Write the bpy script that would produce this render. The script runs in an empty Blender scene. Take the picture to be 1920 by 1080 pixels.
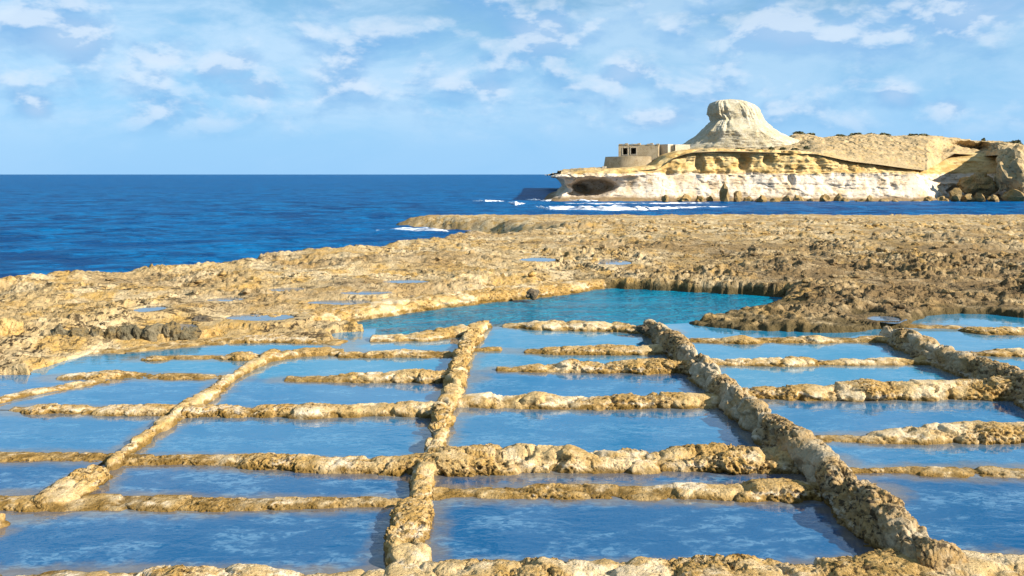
import bpy, math, random
import numpy as np
from mathutils import Vector

# ------------------------------------------------------------------ camera, world, sun, exposure
scene = bpy.context.scene
F, CH, VH = 1700.0, 2.6, 327.0           # focal length in px of a 1920 frame, eye height, horizon row
SEA_Z = -2.4

cam_d = bpy.data.cameras.new('camera')
cam = bpy.data.objects.new('camera', cam_d)
scene.collection.objects.link(cam)
cam.location = (0, 0, CH)
cam.rotation_euler = (math.radians(90), 0, 0)
cam_d.sensor_width = 36.0
cam_d.lens = 36.0 * F / 1920.0
cam_d.shift_y = -(540 - VH) / 1920.0
cam_d.clip_start = 0.1
cam_d.clip_end = 80000
scene.camera = cam

SUN_EL, SUN_AZ = math.radians(28), math.radians(117)      # azimuth clockwise from +Y
sd = Vector((math.sin(SUN_AZ) * math.cos(SUN_EL), math.cos(SUN_AZ) * math.cos(SUN_EL), math.sin(SUN_EL)))
sun_d = bpy.data.lights.new('sun', 'SUN')
sun_d.energy = 5.0
sun_d.angle = math.radians(0.53)
sun_d.color = (1.0, 0.93, 0.82)
sun = bpy.data.objects.new('sun', sun_d)
scene.collection.objects.link(sun)
sun.rotation_euler = sd.to_track_quat('Z', 'Y').to_euler()
sun.location = (30, -20, 40)

world = bpy.data.worlds.new('World')
scene.world = world
world.use_nodes = True


def world_nodes():
    nt = world.node_tree
    nt.nodes.clear()
    N, L = nt.nodes.new, nt.links.new
    out = N('ShaderNodeOutputWorld')
    bg = N('ShaderNodeBackground')
    bg.inputs['Strength'].default_value = 0.05
    L(bg.outputs[0], out.inputs['Surface'])
    sky = N('ShaderNodeTexSky')
    sky.sky_type = 'NISHITA'
    sky.sun_disc = False
    sky.sun_elevation = SUN_EL
    sky.sun_rotation = SUN_AZ
    sky.altitude = 0
    sky.air_density = 1.0
    sky.dust_density = 0.25
    sky.ozone_density = 3.0
    hsv = N('ShaderNodeHueSaturation')
    hsv.inputs['Hue'].default_value = 0.492
    hsv.inputs['Saturation'].default_value = 1.15
    hsv.inputs['Value'].default_value = 1.1
    L(sky.outputs[0], hsv.inputs['Color'])

    tc = N('ShaderNodeTexCoord')
    sep = N('ShaderNodeSeparateXYZ')
    L(tc.outputs['Generated'], sep.inputs[0])

    def math_(op, a, b=None, c=None):
        m = N('ShaderNodeMath')
        m.operation = op
        for i, s in enumerate((a, b, c)):
            if s is None:
                continue
            if isinstance(s, (int, float)):
                m.inputs[i].default_value = s
            else:
                L(s, m.inputs[i])
        return m.outputs[0]
    up = math_('MAXIMUM', sep.outputs['Z'], 0.0)
    zz = math_('ADD', up, 0.34)
    px = math_('DIVIDE', sep.outputs['X'], zz)
    py = math_('DIVIDE', sep.outputs['Y'], zz)

    geo = N('ShaderNodeVectorMath')
    geo.operation = 'NORMALIZE'
    L(tc.outputs['Generated'], geo.inputs[0])

    def cloud(flat, dz, off, scale, detail, rough, dist=0.3):
        ad = N('ShaderNodeVectorMath')
        ad.operation = 'ADD'
        L(geo.outputs[0], ad.inputs[0])
        ad.inputs[1].default_value = (off, 0, dz)
        mu = N('ShaderNodeVectorMath')
        mu.operation = 'MULTIPLY'
        L(ad.outputs[0], mu.inputs[0])
        mu.inputs[1].default_value = (1, 1, flat)
        n = N('ShaderNodeTexNoise')
        n.inputs['Scale'].default_value = scale
        n.inputs['Detail'].default_value = detail
        n.inputs['Roughness'].default_value = rough
        n.inputs['Distortion'].default_value = dist
        L(mu.outputs[0], n.inputs['Vector'])
        return n.outputs['Fac']

    def mapr(s, a, b, c=0.0, d=1.0):
        m = N('ShaderNodeMapRange')
        m.interpolation_type = 'SMOOTHSTEP'
        L(s, m.inputs[0])
        for i, v in enumerate((a, b, c, d)):
            m.inputs[i + 1].default_value = v
        return m.outputs[0]

    def mix(fac, a, b):
        m = N('ShaderNodeMix')
        m.data_type = 'RGBA'
        L(fac, m.inputs[0])
        for i, s in ((6, a), (7, b)):
            if isinstance(s, tuple):
                m.inputs[i].default_value = (*s, 1)
            else:
                L(s, m.inputs[i])
        return m.outputs[2]
    # marine haze: pale blue air low over the sea, all round
    haze = mapr(sep.outputs['Z'], 0.0, 0.30, 0.92, 0.0)
    c0 = mix(haze, hsv.outputs[0], (2.6, 5.5, 8.9))
    # veil of thin cloud, thicker to the west (left)
    veil = mapr(cloud(2.6, 0, 3.1, 4.5, 7, 0.6, 0.4), 0.40, 0.60)
    west = mapr(px, -1.4, 1.5, 0.92, 0.42)
    veil = math_('MULTIPLY', math_('MULTIPLY', veil, west), mapr(sep.outputs['Z'], 0.02, 0.09, 0.15, 1.0))
    # cumulus puffs; the field a step below gives their blue undersides
    body = cloud(1.9, 0, 7.7, 13.0, 6, 0.55, 0.15)
    below = cloud(1.9, 0.014, 7.7, 13.0, 5, 0.55, 0.15)
    spots = None
    for (u, v, ru, rv) in ((135, 72, 60, 34), (1020, 62, 85, 40), (1165, 140, 50, 26), (920, 168, 34, 24), (1500, 45, 130, 55), (1680, 182, 34, 24),
                           (470, 165, 60, 28), (430, 120, 80, 30), (310, 100, 70, 26), (70, 205, 26, 20), (1850, 20, 110, 40), (1240, 225, 60, 16), (1780, 205, 34, 18)):
        d = Vector(((u - 960) / F, 1.0, (VH - v) / F))
        ln = d.length
        d.normalize()
        sub = N('ShaderNodeVectorMath')
        sub.operation = 'SUBTRACT'
        L(geo.outputs[0], sub.inputs[0])
        sub.inputs[1].default_value = d
        mu = N('ShaderNodeVectorMath')
        mu.operation = 'MULTIPLY'
        L(sub.outputs[0], mu.inputs[0])
        mu.inputs[1].default_value = (F * ln / ru, F * ln / ru, F * ln / rv)
        le = N('ShaderNodeVectorMath')
        le.operation = 'LENGTH'
        L(mu.outputs[0], le.inputs[0])
        g = mapr(le.outputs['Value'], 0.1, 1.7, 1.0, 0.0)
        spots = g if spots is None else math_('MAXIMUM', spots, g)
    boost = math_('MULTIPLY', spots, 0.15)
    hz = mapr(sep.outputs['Z'], 0.03, 0.07)
    puff = mapr(math_('ADD', body, boost), 0.455, 0.68)
    puff = math_('MULTIPLY', puff, math_('MAXIMUM', hz, spots))
    light = mapr(math_('SUBTRACT', body, below), -0.07, 0.08)
    light = math_('MAXIMUM', light, math_('MULTIPLY', spots, 0.45))
    under = math_('MULTIPLY', mapr(math_('ADD', below, boost), 0.45, 0.66), math_('MULTIPLY', math_('MAXIMUM', hz, spots), 0.5))
    c1 = mix(under, mix(veil, c0, (5.0, 7.0, 9.0)), (2.0, 4.4, 7.5))
    ccol = mix(light, (1.8, 4.1, 7.3), (6.8, 7.8, 9.0))
    c2 = mix(math_('MULTIPLY', puff, 0.66), c1, ccol)
    L(c2, bg.inputs['Color'])


world_nodes()
vs = scene.view_settings
vs.view_transform = 'Standard'
vs.look = 'None'
vs.exposure = 1.18
vs.gamma = 1.0
vs.use_curve_mapping = False
scene.render.engine = 'CYCLES'
scene.cycles.max_bounces = 6
scene.cycles.diffuse_bounces = 3
scene.cycles.glossy_bounces = 3
scene.cycles.use_denoising = True

# ------------------------------------------------------------------ numpy noise
_r = np.random.RandomState(11)
PERM = np.concatenate([_r.permutation(256)] * 3).astype(np.int32)
GRAD = _r.normal(size=(256, 3)).astype(np.float32)
GRAD /= np.linalg.norm(GRAD, axis=1, keepdims=True)
RND = _r.rand(256, 4).astype(np.float32)


def perlin(P):
    P = np.asarray(P, np.float32)
    I = np.floor(P).astype(np.int32)
    f = P - I
    u = f * f * f * (f * (f * 6 - 15) + 10)
    I &= 255
    res = 0
    for dx in (0, 1):
        wx = u[:, 0] if dx else 1 - u[:, 0]
        hx = PERM[I[:, 0] + dx]
        for dy in (0, 1):
            wy = u[:, 1] if dy else 1 - u[:, 1]
            hy = PERM[hx + I[:, 1] + dy]
            for dz in (0, 1):
                wz = u[:, 2] if dz else 1 - u[:, 2]
                g = GRAD[PERM[hy + I[:, 2] + dz]]
                d = g[:, 0] * (f[:, 0] - dx) + g[:, 1] * (f[:, 1] - dy) + g[:, 2] * (f[:, 2] - dz)
                res = res + wx * wy * wz * d
    return res * 1.5


def fbm(P, octv=4, gain=0.5, ridged=False):
    P = np.asarray(P, np.float32)
    a, tot, res = 1.0, 0.0, 0
    for o in range(octv):
        n = perlin(P + 17.3 * o)
        if ridged:
            n = 1 - 2.2 * np.abs(n)
        res = res + a * n
        tot += a
        a *= gain
        P = P * 2.03
    return res / tot


def worley(P):
    """F1 distance and a random number of the nearest cell."""
    P = np.asarray(P, np.float32)
    I = np.floor(P).astype(np.int32)
    best = np.full(len(P), 9.0, np.float32)
    cid = np.zeros(len(P), np.float32)
    for dx in (-1, 0, 1):
        for dy in (-1, 0, 1):
            for dz in (-1, 0, 1):
                J = I + np.array((dx, dy, dz), np.int32)
                h = PERM[PERM[PERM[J[:, 0] & 255] + (J[:, 1] & 255)] + (J[:, 2] & 255)]
                r = RND[h]
                d = ((J + r[:, :3] - P) ** 2).sum(1)
                m = d < best
                best = np.where(m, d, best)
                cid = np.where(m, r[:, 3], cid)
    return np.sqrt(best), cid


def worley2(X, Y, seed=0):
    best = np.full(X.shape, 9.0, np.float32)
    cid = np.zeros(X.shape, np.float32)
    IX, IY = np.floor(X).astype(np.int32), np.floor(Y).astype(np.int32)
    for dx in (-1, 0, 1):
        for dy in (-1, 0, 1):
            jx, jy = IX + dx, IY + dy
            r = RND[PERM[PERM[(jx + seed) & 255] + (jy & 255)]]
            d = (jx + r[..., 0] - X) ** 2 + (jy + r[..., 1] - Y) ** 2
            m = d < best
            best = np.where(m, d, best)
            cid = np.where(m, r[..., 3], cid)
    return np.sqrt(best), cid


def sstep(x, a, b):
    t = np.clip((x - a) / (b - a), 0, 1)
    return t * t * (3 - 2 * t)


def sd_poly(X, Y, poly):
    """signed distance, negative inside"""
    d2 = np.full(X.shape, 1e12)
    ins = np.zeros(X.shape, bool)
    n = len(poly)
    for i in range(n):
        ax, ay = poly[i]
        bx, by = poly[(i + 1) % n]
        ex, ey = bx - ax, by - ay
        t = np.clip(((X - ax) * ex + (Y - ay) * ey) / (ex * ex + ey * ey + 1e-12), 0, 1)
        d2 = np.minimum(d2, (X - ax - t * ex) ** 2 + (Y - ay - t * ey) ** 2)
        c = ((ay > Y) != (by > Y)) & (X < ex * (Y - ay) / (ey if abs(ey) > 1e-9 else 1e-9) + ax)
        ins ^= c
    return np.where(ins, -np.sqrt(d2), np.sqrt(d2))


def gp(u, v, z=0.0):
    y = F * (CH - z) / (v - VH)
    return ((u - 960.0) / F * y, y)


def zat(v, y):
    return CH - (v - VH) * y / F


# ------------------------------------------------------------------ mesh helpers
def link(name, verts, faces, mat, loc=None, parent=None, smooth=True):
    me = bpy.data.meshes.new(name)
    verts = np.asarray(verts, np.float32)
    if loc is not None:
        verts = verts - np.array(loc, np.float32)
    faces = np.asarray(faces, np.int32)
    k = faces.shape[1]
    me.vertices.add(len(verts))
    me.vertices.foreach_set('co', verts.ravel())
    me.loops.add(faces.size)
    me.loops.foreach_set('vertex_index', faces.ravel())
    me.polygons.add(len(faces))
    me.polygons.foreach_set('loop_start', np.arange(0, faces.size, k, dtype=np.int32))
    me.polygons.foreach_set('loop_total', np.full(len(faces), k, np.int32))
    me.polygons.foreach_set('use_smooth', np.full(len(faces), smooth, bool))
    me.update(calc_edges=True)
    me.validate()
    me.materials.append(mat)
    ob = bpy.data.objects.new(name, me)
    scene.collection.objects.link(ob)
    if loc is not None:
        ob.location = loc
    if parent is not None:
        ob.parent = parent
    return ob


def grid_faces(nr, nc, flip=False):
    i = np.arange(nr - 1)[:, None] * nc + np.arange(nc - 1)[None, :]
    q = np.stack([i, i + 1, i + nc + 1, i + nc], -1).reshape(-1, 4)
    return q[:, ::-1] if flip else q


def tag(o, label, cat, group=None):
    o['label'] = label
    o['category'] = cat
    if group:
        o['group'] = group
    return o


def structure(o):
    o['kind'] = 'structure'
    return o


# ------------------------------------------------------------------ materials
class NT:
    def __init__(self, name):
        self.m = bpy.data.materials.new(name)
        self.m.use_nodes = True
        self.nt = self.m.node_tree
        self.nt.nodes.clear()
        self.out = self.N('ShaderNodeOutputMaterial')
        self.p = self.N('ShaderNodeBsdfPrincipled')
        self.L(self.p.outputs[0], self.out.inputs['Surface'])
        self.pos = self.N('ShaderNodeNewGeometry').outputs['Position']

    def N(self, t):
        return self.nt.nodes.new(t)

    def L(self, a, b):
        self.nt.links.new(a, b)

    def put(self, s, inp):
        if isinstance(s, (int, float)):
            inp.default_value = s
        elif isinstance(s, tuple):
            inp.default_value = (*s, 1) if len(inp.default_value) == 4 else s
        else:
            self.L(s, inp)

    def scaled(self, sc, off=(0, 0, 0)):
        m = self.N('ShaderNodeMapping')
        self.L(self.pos, m.inputs['Vector'])
        m.inputs['Scale'].default_value = sc
        m.inputs['Location'].default_value = off
        return m.outputs[0]

    def noise(self, scale=1.0, detail=4, rough=0.55, vec=None, dist=0.0):
        n = self.N('ShaderNodeTexNoise')
        n.inputs['Scale'].default_value = scale
        n.inputs['Detail'].default_value = detail
        n.inputs['Roughness'].default_value = rough
        n.inputs['Distortion'].default_value = dist
        self.L(vec or self.pos, n.inputs['Vector'])
        return n.outputs['Fac']

    def voro(self, scale, vec=None, feature='F1'):
        n = self.N('ShaderNodeTexVoronoi')
        n.feature = feature
        n.inputs['Scale'].default_value = scale
        self.L(vec or self.pos, n.inputs['Vector'])
        return n.outputs['Distance']

    def mr(self, s, a, b, c=0.0, d=1.0):
        m = self.N('ShaderNodeMapRange')
        m.interpolation_type = 'SMOOTHSTEP'
        self.put(s, m.inputs[0])
        for i, v in enumerate((a, b, c, d)):
            m.inputs[i + 1].default_value = v
        return m.outputs[0]

    def math(self, op, a, b=0.0):
        m = self.N('ShaderNodeMath')
        m.operation = op
        self.put(a, m.inputs[0])
        self.put(b, m.inputs[1])
        return m.outputs[0]

    def mix(self, f, a, b):
        m = self.N('ShaderNodeMix')
        m.data_type = 'RGBA'
        self.put(f, m.inputs[0])
        self.put(a, m.inputs[6])
        self.put(b, m.inputs[7])
        return m.outputs[2]

    def bump(self, h, strength, dist, normal=None):
        b = self.N('ShaderNodeBump')
        b.inputs['Strength'].default_value = strength
        b.inputs['Distance'].default_value = dist
        self.put(h, b.inputs['Height'])
        if normal is not None:
            self.L(normal, b.inputs['Normal'])
        return b.outputs[0]

    def sepz(self):
        s = self.N('ShaderNodeSeparateXYZ')
        self.L(self.pos, s.inputs[0])
        return s.outputs


def rock_material(name, light, mid, ochre, dark, dark_amt=(0.52, 0.60), fs=1.0, wet=True, coord=(1, 1, 1), crust=False, patchy=0.45, stain=None):
    k = NT(name)
    v = k.scaled(coord)
    c = k.mix(k.mr(k.noise(1.7 * fs, 6, 0.62, v), 0.42, 0.58), light, mid)
    c = k.mix(k.mr(k.noise(3.1 * fs, 5, 0.6, k.scaled(coord, (9, 4, 2))), 0.47, 0.60, 0, 0.9), c, ochre)
    c = k.mix(k.mr(k.noise(24 * fs, 5, 0.7, v), 0.42, 0.60, 0, 0.55), c, mid)
    fine = k.noise(13 * fs, 6, 0.72, v)
    if crust:   # rough, lichen-brown stretches between smooth pale ones
        a = k.N('ShaderNodeAttribute')
        a.attribute_name = 'crust'
        cr = a.outputs['Fac']
        c = k.mix(k.math('MULTIPLY', cr, k.mr(fine, 0.40, 0.56, 0.35, 1.0)), c, ochre)
        amt = k.mr(cr, 0, 1, 0.15, 0.9)
    else:
        amt = k.mr(k.noise(1.1 * fs, 4, 0.6, k.scaled(coord, (3, 8, 5))), 0.44, 0.58, patchy, 1.0)
    spots = k.mr(k.noise(19 * fs, 5, 0.7, k.scaled(coord, (1, 6, 3))), dark_amt[0], dark_amt[1])
    c = k.mix(k.math('MULTIPLY', spots, amt), c, dark)
    if stain is not None:    # broad brown weathering and long bedding cracks
        c = k.mix(k.mr(k.noise(0.16, 5, 0.62, k.scaled((0.8, 1.0, 1), (2.3, 5.0, 0))), 0.48, 0.60, 0, 0.6), c, stain)
        q3 = k.sepz()
        east = k.math('MULTIPLY', k.mr(k.math('ADD', q3[0], k.math('MULTIPLY', k.noise(0.3, 4), 8.0)), 5.0, 11.0), k.mr(k.math('ADD', q3[1], k.math('MULTIPLY', k.noise(0.2, 3), 20.0)), 32.0, 52.0, 1.0, 0.0))
        c = k.mix(k.math('MULTIPLY', east, k.mr(k.noise(0.9, 6, 0.7), 0.40, 0.56, 0.25, 0.95)), c, tuple(t * 0.62 for t in stain))
        ln = k.noise(1.0, 6, 0.6, k.scaled((0.35, 2.4, 1.0), (1, 7, 0)), 0.3)
        ln = k.math('ABSOLUTE', k.math('SUBTRACT', ln, 0.5))
        c = k.mix(k.math('MULTIPLY', k.mr(ln, 0.004, 0.022, 0.85, 0.0), k.mr(k.noise(0.4, 3), 0.44, 0.56)), c, dark)
        # dark algae on the cut faces round the lagoon and the right-hand pans
        o3 = k.sepz()
        zb = k.math('ADD', o3[2], k.math('MULTIPLY', k.math('SUBTRACT', k.noise(4, 5, 0.65), 0.5), 0.35))
        al = k.math('MULTIPLY', k.mr(zb, 0.06, 0.19, 0.9, 0.0), k.math('MULTIPLY', k.mr(o3[0], 0.5, 2.5), k.mr(o3[1], 22.0, 25.0, 1.0, 0.0)))
        c = k.mix(al, c, (0.075, 0.055, 0.022))
    if wet:      # algae band along the waterline
        z = k.sepz()[2]
        zb = k.math('ADD', z, k.math('MULTIPLY', k.math('SUBTRACT', k.noise(9, 5, 0.65), 0.5), 0.16))
        band = k.mr(zb, 0.008, 0.056, 0.92, 0.0)
        rim = k.math('MULTIPLY', k.mr(zb, 0.035, 0.05), k.mr(zb, 0.055, 0.075, 1.0, 0.0))
        c = k.mix(k.math('MULTIPLY', rim, k.mr(k.noise(3, 4), 0.48, 0.60, 0.0, 0.35)), c, (0.80, 0.73, 0.60))
        c = k.mix(k.math('MULTIPLY', band, k.mr(k.noise(5, 3), 0.38, 0.55, 0.5, 1.0)), c, (0.155, 0.09, 0.02))
    k.put(c, k.p.inputs['Base Color'])
    k.p.inputs['Roughness'].default_value = 0.92
    k.p.inputs['Specular IOR Level'].default_value = 0.12
    h = k.math('ADD', k.noise(60 * fs, 6, 0.7, v), k.math('MULTIPLY', k.voro(38 * fs, v), 0.5))
    h2 = k.math('ADD', k.noise(21 * fs, 5, 0.75, v), k.math('MULTIPLY', k.mr(k.voro(26 * fs, k.scaled(coord, (4, 1, 9))), 0.05, 0.28), 0.5))
    nb = k.bump(h2, 0.8, 0.03 / fs)
    k.put(k.bump(h, 0.8, 0.013 / fs, nb), k.p.inputs['Normal'])
    return k.m


RIDGE = rock_material('ridge_stone', (0.663, 0.5355, 0.3485), (0.493, 0.3485, 0.1615), (0.391, 0.238, 0.07225), (0.051, 0.0306, 0.0119), crust=True)
SPINE = rock_material('grey_wall_stone', (0.51, 0.4165, 0.2805), (0.374, 0.2932, 0.1785), (0.34, 0.2167, 0.085), (0.0425, 0.03145, 0.0204), dark_amt=(0.50, 0.58), crust=True)
SHELF = rock_material('shelf_limestone', (0.578, 0.4505, 0.2635), (0.408, 0.289, 0.136), (0.425, 0.255, 0.068), (0.0425, 0.0289, 0.0153),
                      dark_amt=(0.515, 0.60), fs=0.42, wet=False, coord=(1, 0.6, 1), patchy=0.3, stain=(0.25, 0.165, 0.075))
DARKROCK = rock_material('dark_rock', (0.16, 0.13, 0.09), (0.10, 0.08, 0.05), (0.17, 0.11, 0.05), (0.03, 0.025, 0.02), wet=False)
LEDGE = rock_material('blackened_rock', (0.187, 0.153, 0.0935), (0.1105, 0.0935, 0.05525), (0.187, 0.1275, 0.051), (0.034, 0.02975, 0.02125), wet=False)
YELLOWROCK = rock_material('yellow_rock', (0.476, 0.34, 0.1496), (0.4216, 0.2856, 0.1088), (0.408, 0.2448, 0.068), (0.17, 0.102, 0.0408), wet=False)


def water_material(name, deep, pale, ior, ripple, patch_amt, rough=0.04, sc=1.0, refl_margin=0.55):
    k = NT(name)
    v = k.scaled((1.0 * sc, 1.7 * sc, 1.0))
    pt = k.mr(k.noise(1.5, 7, 0.66, v, 0.6), 0.46, 0.60, 0, patch_amt)
    fine = k.mr(k.noise(11, 5, 0.65, v, 0.8), 0.44, 0.57, 0.1, 1.0)
    c = k.mix(k.math('MULTIPLY', pt, fine), deep, pale)  # pale salt mottling that also paints in rippled cloud reflections
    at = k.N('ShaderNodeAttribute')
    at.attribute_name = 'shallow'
    shallow_refl = k.math('ADD', at.outputs['Fac'], k.math('MULTIPLY', k.math('SUBTRACT', k.noise(6, 5, 0.65), 0.5), 1.1))
    c = k.mix(k.mr(shallow_refl, 0.30, 1.0, 0, refl_margin), c, (0.20, 0.125, 0.025))  # brown of the shallow bed, also painting in the ridges' reflections
    k.put(c, k.p.inputs['Base Color'])
    k.p.inputs['Roughness'].default_value = rough
    k.p.inputs['IOR'].default_value = ior
    h = k.math('ADD', k.noise(5.0, 3, 0.5, v, 0.5), k.math('MULTIPLY', k.noise(17, 2, 0.5, v), 0.22))
    gust = k.mr(k.noise(0.6, 3, 0.5, v), 0.35, 0.65, 0.25, 1.0)
    k.put(k.bump(k.math('MULTIPLY', h, gust), 1.0, ripple), k.p.inputs['Normal'])
    return k.m


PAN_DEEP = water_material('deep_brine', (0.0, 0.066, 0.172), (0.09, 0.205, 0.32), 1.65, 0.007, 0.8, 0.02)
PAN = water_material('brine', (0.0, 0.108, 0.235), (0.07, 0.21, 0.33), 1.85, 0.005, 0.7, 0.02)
PAN_PALE = water_material('sky_pale_brine', (0.01, 0.165, 0.28), (0.12, 0.26, 0.35), 1.95, 0.004, 0.6, 0.02)  # pale bed of the far pans, grazing sky reflection painted into it
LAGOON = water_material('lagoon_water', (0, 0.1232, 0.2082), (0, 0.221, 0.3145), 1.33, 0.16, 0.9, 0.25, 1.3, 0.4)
LAGOON.node_tree.nodes['Principled BSDF'].inputs['Specular IOR Level'].default_value = 0.2
PUDDLE = water_material('puddle_water', (0.068, 0.1088, 0.1496), (0.17, 0.1904, 0.204), 1.6, 0.004, 0.5)


def sea_material():
    k = NT('sea_water')
    a = k.noise(0.30, 6, 0.66, k.scaled((0.6, 1.0, 1)), 0.6)
    b = k.noise(0.02, 3, 0.5, k.scaled((0.6, 1.0, 1), (5, 3, 0)))
    c = k.mix(k.mr(a, 0.42, 0.58), (0.0, 0.038, 0.13), (0.0, 0.12, 0.30))
    c = k.mix(k.mr(b, 0.42, 0.58, 0, 0.45), c, (0.0, 0.09, 0.255))
    f2 = k.noise(1.3, 5, 0.65, k.scaled((0.5, 1.0, 1), (2, 9, 0)), 0.5)
    c = k.mix(k.mr(f2, 0.47, 0.60, 0, 0.55), c, (0.0, 0.032, 0.115))
    k.put(c, k.p.inputs['Base Color'])
    k.p.inputs['Roughness'].default_value = 0.4
    k.p.inputs['IOR'].default_value = 1.33
    k.p.inputs['Specular IOR Level'].default_value = 0.03
    h = k.noise(0.9, 6, 0.6, k.scaled((0.8, 1.2, 1)), 0.4)
    k.put(k.bump(h, 1.0, 0.55), k.p.inputs['Normal'])
    return k.m


SEA = sea_material()


def foam_material():
    k = NT('sea_foam')
    k.p.inputs['Base Color'].default_value = (0.86, 0.90, 0.93, 1)
    k.p.inputs['Roughness'].default_value = 0.8
    n = k.noise(0.9, 6, 0.7, k.scaled((0.35, 1, 1)))
    k.put(k.mr(n, 0.37, 0.62), k.p.inputs['Alpha'])
    return k.m


FOAM = foam_material()


def cliff_material():
    k = NT('layered_cliff')
    z = k.sepz()[2]
    wob = k.math('MULTIPLY', k.math('SUBTRACT', k.noise(0.25, 4, 0.6), 0.5), 1.6)
    zz = k.math('ADD', z, wob)
    white = k.mix(k.mr(k.noise(0.30, 6, 0.62), 0.46, 0.62), (0.612, 0.5185, 0.3995), (0.51, 0.3825, 0.238))
    yellow = k.mix(k.mr(k.noise(0.6, 6, 0.65, k.scaled((0.476, 0.476, 1.36))), 0.42, 0.60), (0.561, 0.408, 0.187), (0.425, 0.272, 0.0935))
    c = k.mix(k.mr(zz, 2.5, 3.0), white, yellow)
    c = k.mix(k.mr(k.noise(1.5, 6, 0.7, k.scaled((1, 1, 0.7), (4, 2, 7))), 0.53, 0.63, 0, 0.7), c, (0.22, 0.14, 0.06))
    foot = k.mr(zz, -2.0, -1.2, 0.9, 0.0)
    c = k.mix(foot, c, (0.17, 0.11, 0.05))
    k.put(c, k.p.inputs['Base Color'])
    k.p.inputs['Roughness'].default_value = 0.95
    k.p.inputs['Specular IOR Level'].default_value = 0.1
    k.put(k.bump(k.noise(2.2, 7, 0.7), 0.5, 0.25), k.p.inputs['Normal'])
    return k.m


CLIFF = cliff_material()


def earth_material(name, a, b, c3, fs, spots=(0.06, 0.07, 0.02), amt=(0.54, 0.63), strata=None):
    k = NT(name)
    c = k.mix(k.mr(k.noise(0.25 * fs, 6, 0.62), 0.42, 0.58), a, b)
    c = k.mix(k.mr(k.noise(0.6 * fs, 6, 0.65, k.scaled((1, 1, 1), (7, 1, 3))), 0.48, 0.60, 0, 0.8), c, c3)
    c = k.mix(k.mr(k.noise(1.8 * fs, 5, 0.7), amt[0], amt[1], 0, 0.7), c, spots)
    if strata:
        c = k.mix(k.mr(k.noise(1.0, 5, 0.6, k.scaled((0.06, 0.06, 1.5))), 0.47, 0.60, 0, 0.8), c, strata)
    k.put(c, k.p.inputs['Base Color'])
    k.p.inputs['Roughness'].default_value = 0.95
    k.p.inputs['Specular IOR Level'].default_value = 0.1
    k.put(k.bump(k.noise(2.0 * fs, 7, 0.7), 0.6, 0.3), k.p.inputs['Normal'])
    return k.m


EARTH = earth_material('scrubby_earth', (0.4216, 0.3128, 0.17), (0.34, 0.2516, 0.136), (0.4352, 0.2924, 0.1292), 1.0, (0.0952, 0.0816, 0.034))
CLAY = earth_material('pale_clay', (0.493, 0.442, 0.3315), (0.3995, 0.3485, 0.238), (0.4505, 0.374, 0.2295), 1.6, (0.187, 0.153, 0.085), (0.55, 0.65))
MASON = earth_material('weathered_masonry', (0.476, 0.374, 0.238), (0.374, 0.2805, 0.1615), (0.442, 0.357, 0.221), 3.0, (0.204, 0.1445, 0.085))
PALE_SUNLIT = earth_material('pale_sunlit_stone', (0.544, 0.476, 0.3536), (0.5032, 0.4216, 0.306), (0.476, 0.3944, 0.272), 3.0, (0.34, 0.272, 0.1904))  # paler stone; on the wing it paints in full sunlight


def leaf_material():
    k = NT('scrub_leaf')
    k.put(k.mix(k.mr(k.noise(2.0, 3), 0.35, 0.65), (0.045, 0.055, 0.02), (0.10, 0.095, 0.035)), k.p.inputs['Base Color'])
    k.p.inputs['Roughness'].default_value = 0.8
    return k.m


LEAF = leaf_material()


def flat_material(name, col, rough=0.9):
    k = NT(name)
    c2 = tuple(c * 0.7 for c in col)
    k.put(k.mix(k.noise(3.0, 4), col, c2), k.p.inputs['Base Color'])
    k.p.inputs['Roughness'].default_value = rough
    return k.m


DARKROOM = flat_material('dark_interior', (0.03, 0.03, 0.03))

# ------------------------------------------------------------------ sea
def build_sea():
    ys = np.concatenate([[-60, 0, 12], 1 / np.linspace(1 / 18.0, 1 / 420.0, 460), np.geomspace(450, 60000, 30)])
    ax = np.concatenate([np.linspace(-2.4, -0.7, 12)[:-1], np.linspace(-0.7, 0.75, 420), np.linspace(0.75, 2.4, 12)[1:]])
    Y = np.repeat(ys[:, None], len(ax), 1)
    X = ax[None, :] * np.maximum(Y, 60)
    x, y = X.ravel(), Y.ravel()
    w = 0
    for wl, am, an in ((9, .16, 0.5), (5.2, .11, 0.9), (3.1, .075, 0.2), (2.0, .05, 0.7)):
        ca, sa = math.cos(an), math.sin(an)
        q = np.stack([(x * ca + y * sa) / wl * 0.55, (-x * sa + y * ca) / wl, np.full_like(x, wl)], 1)
        w = w + am * (0.6 - 2.0 * np.abs(perlin(q)))
    w = w * (1 - sstep(y, 200, 420)) * sstep(y, 10, 25)
    z = SEA_Z + w
    return structure(link('sea', np.stack([x, y, z], 1), grid_faces(*X.shape), SEA))


build_sea()

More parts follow.
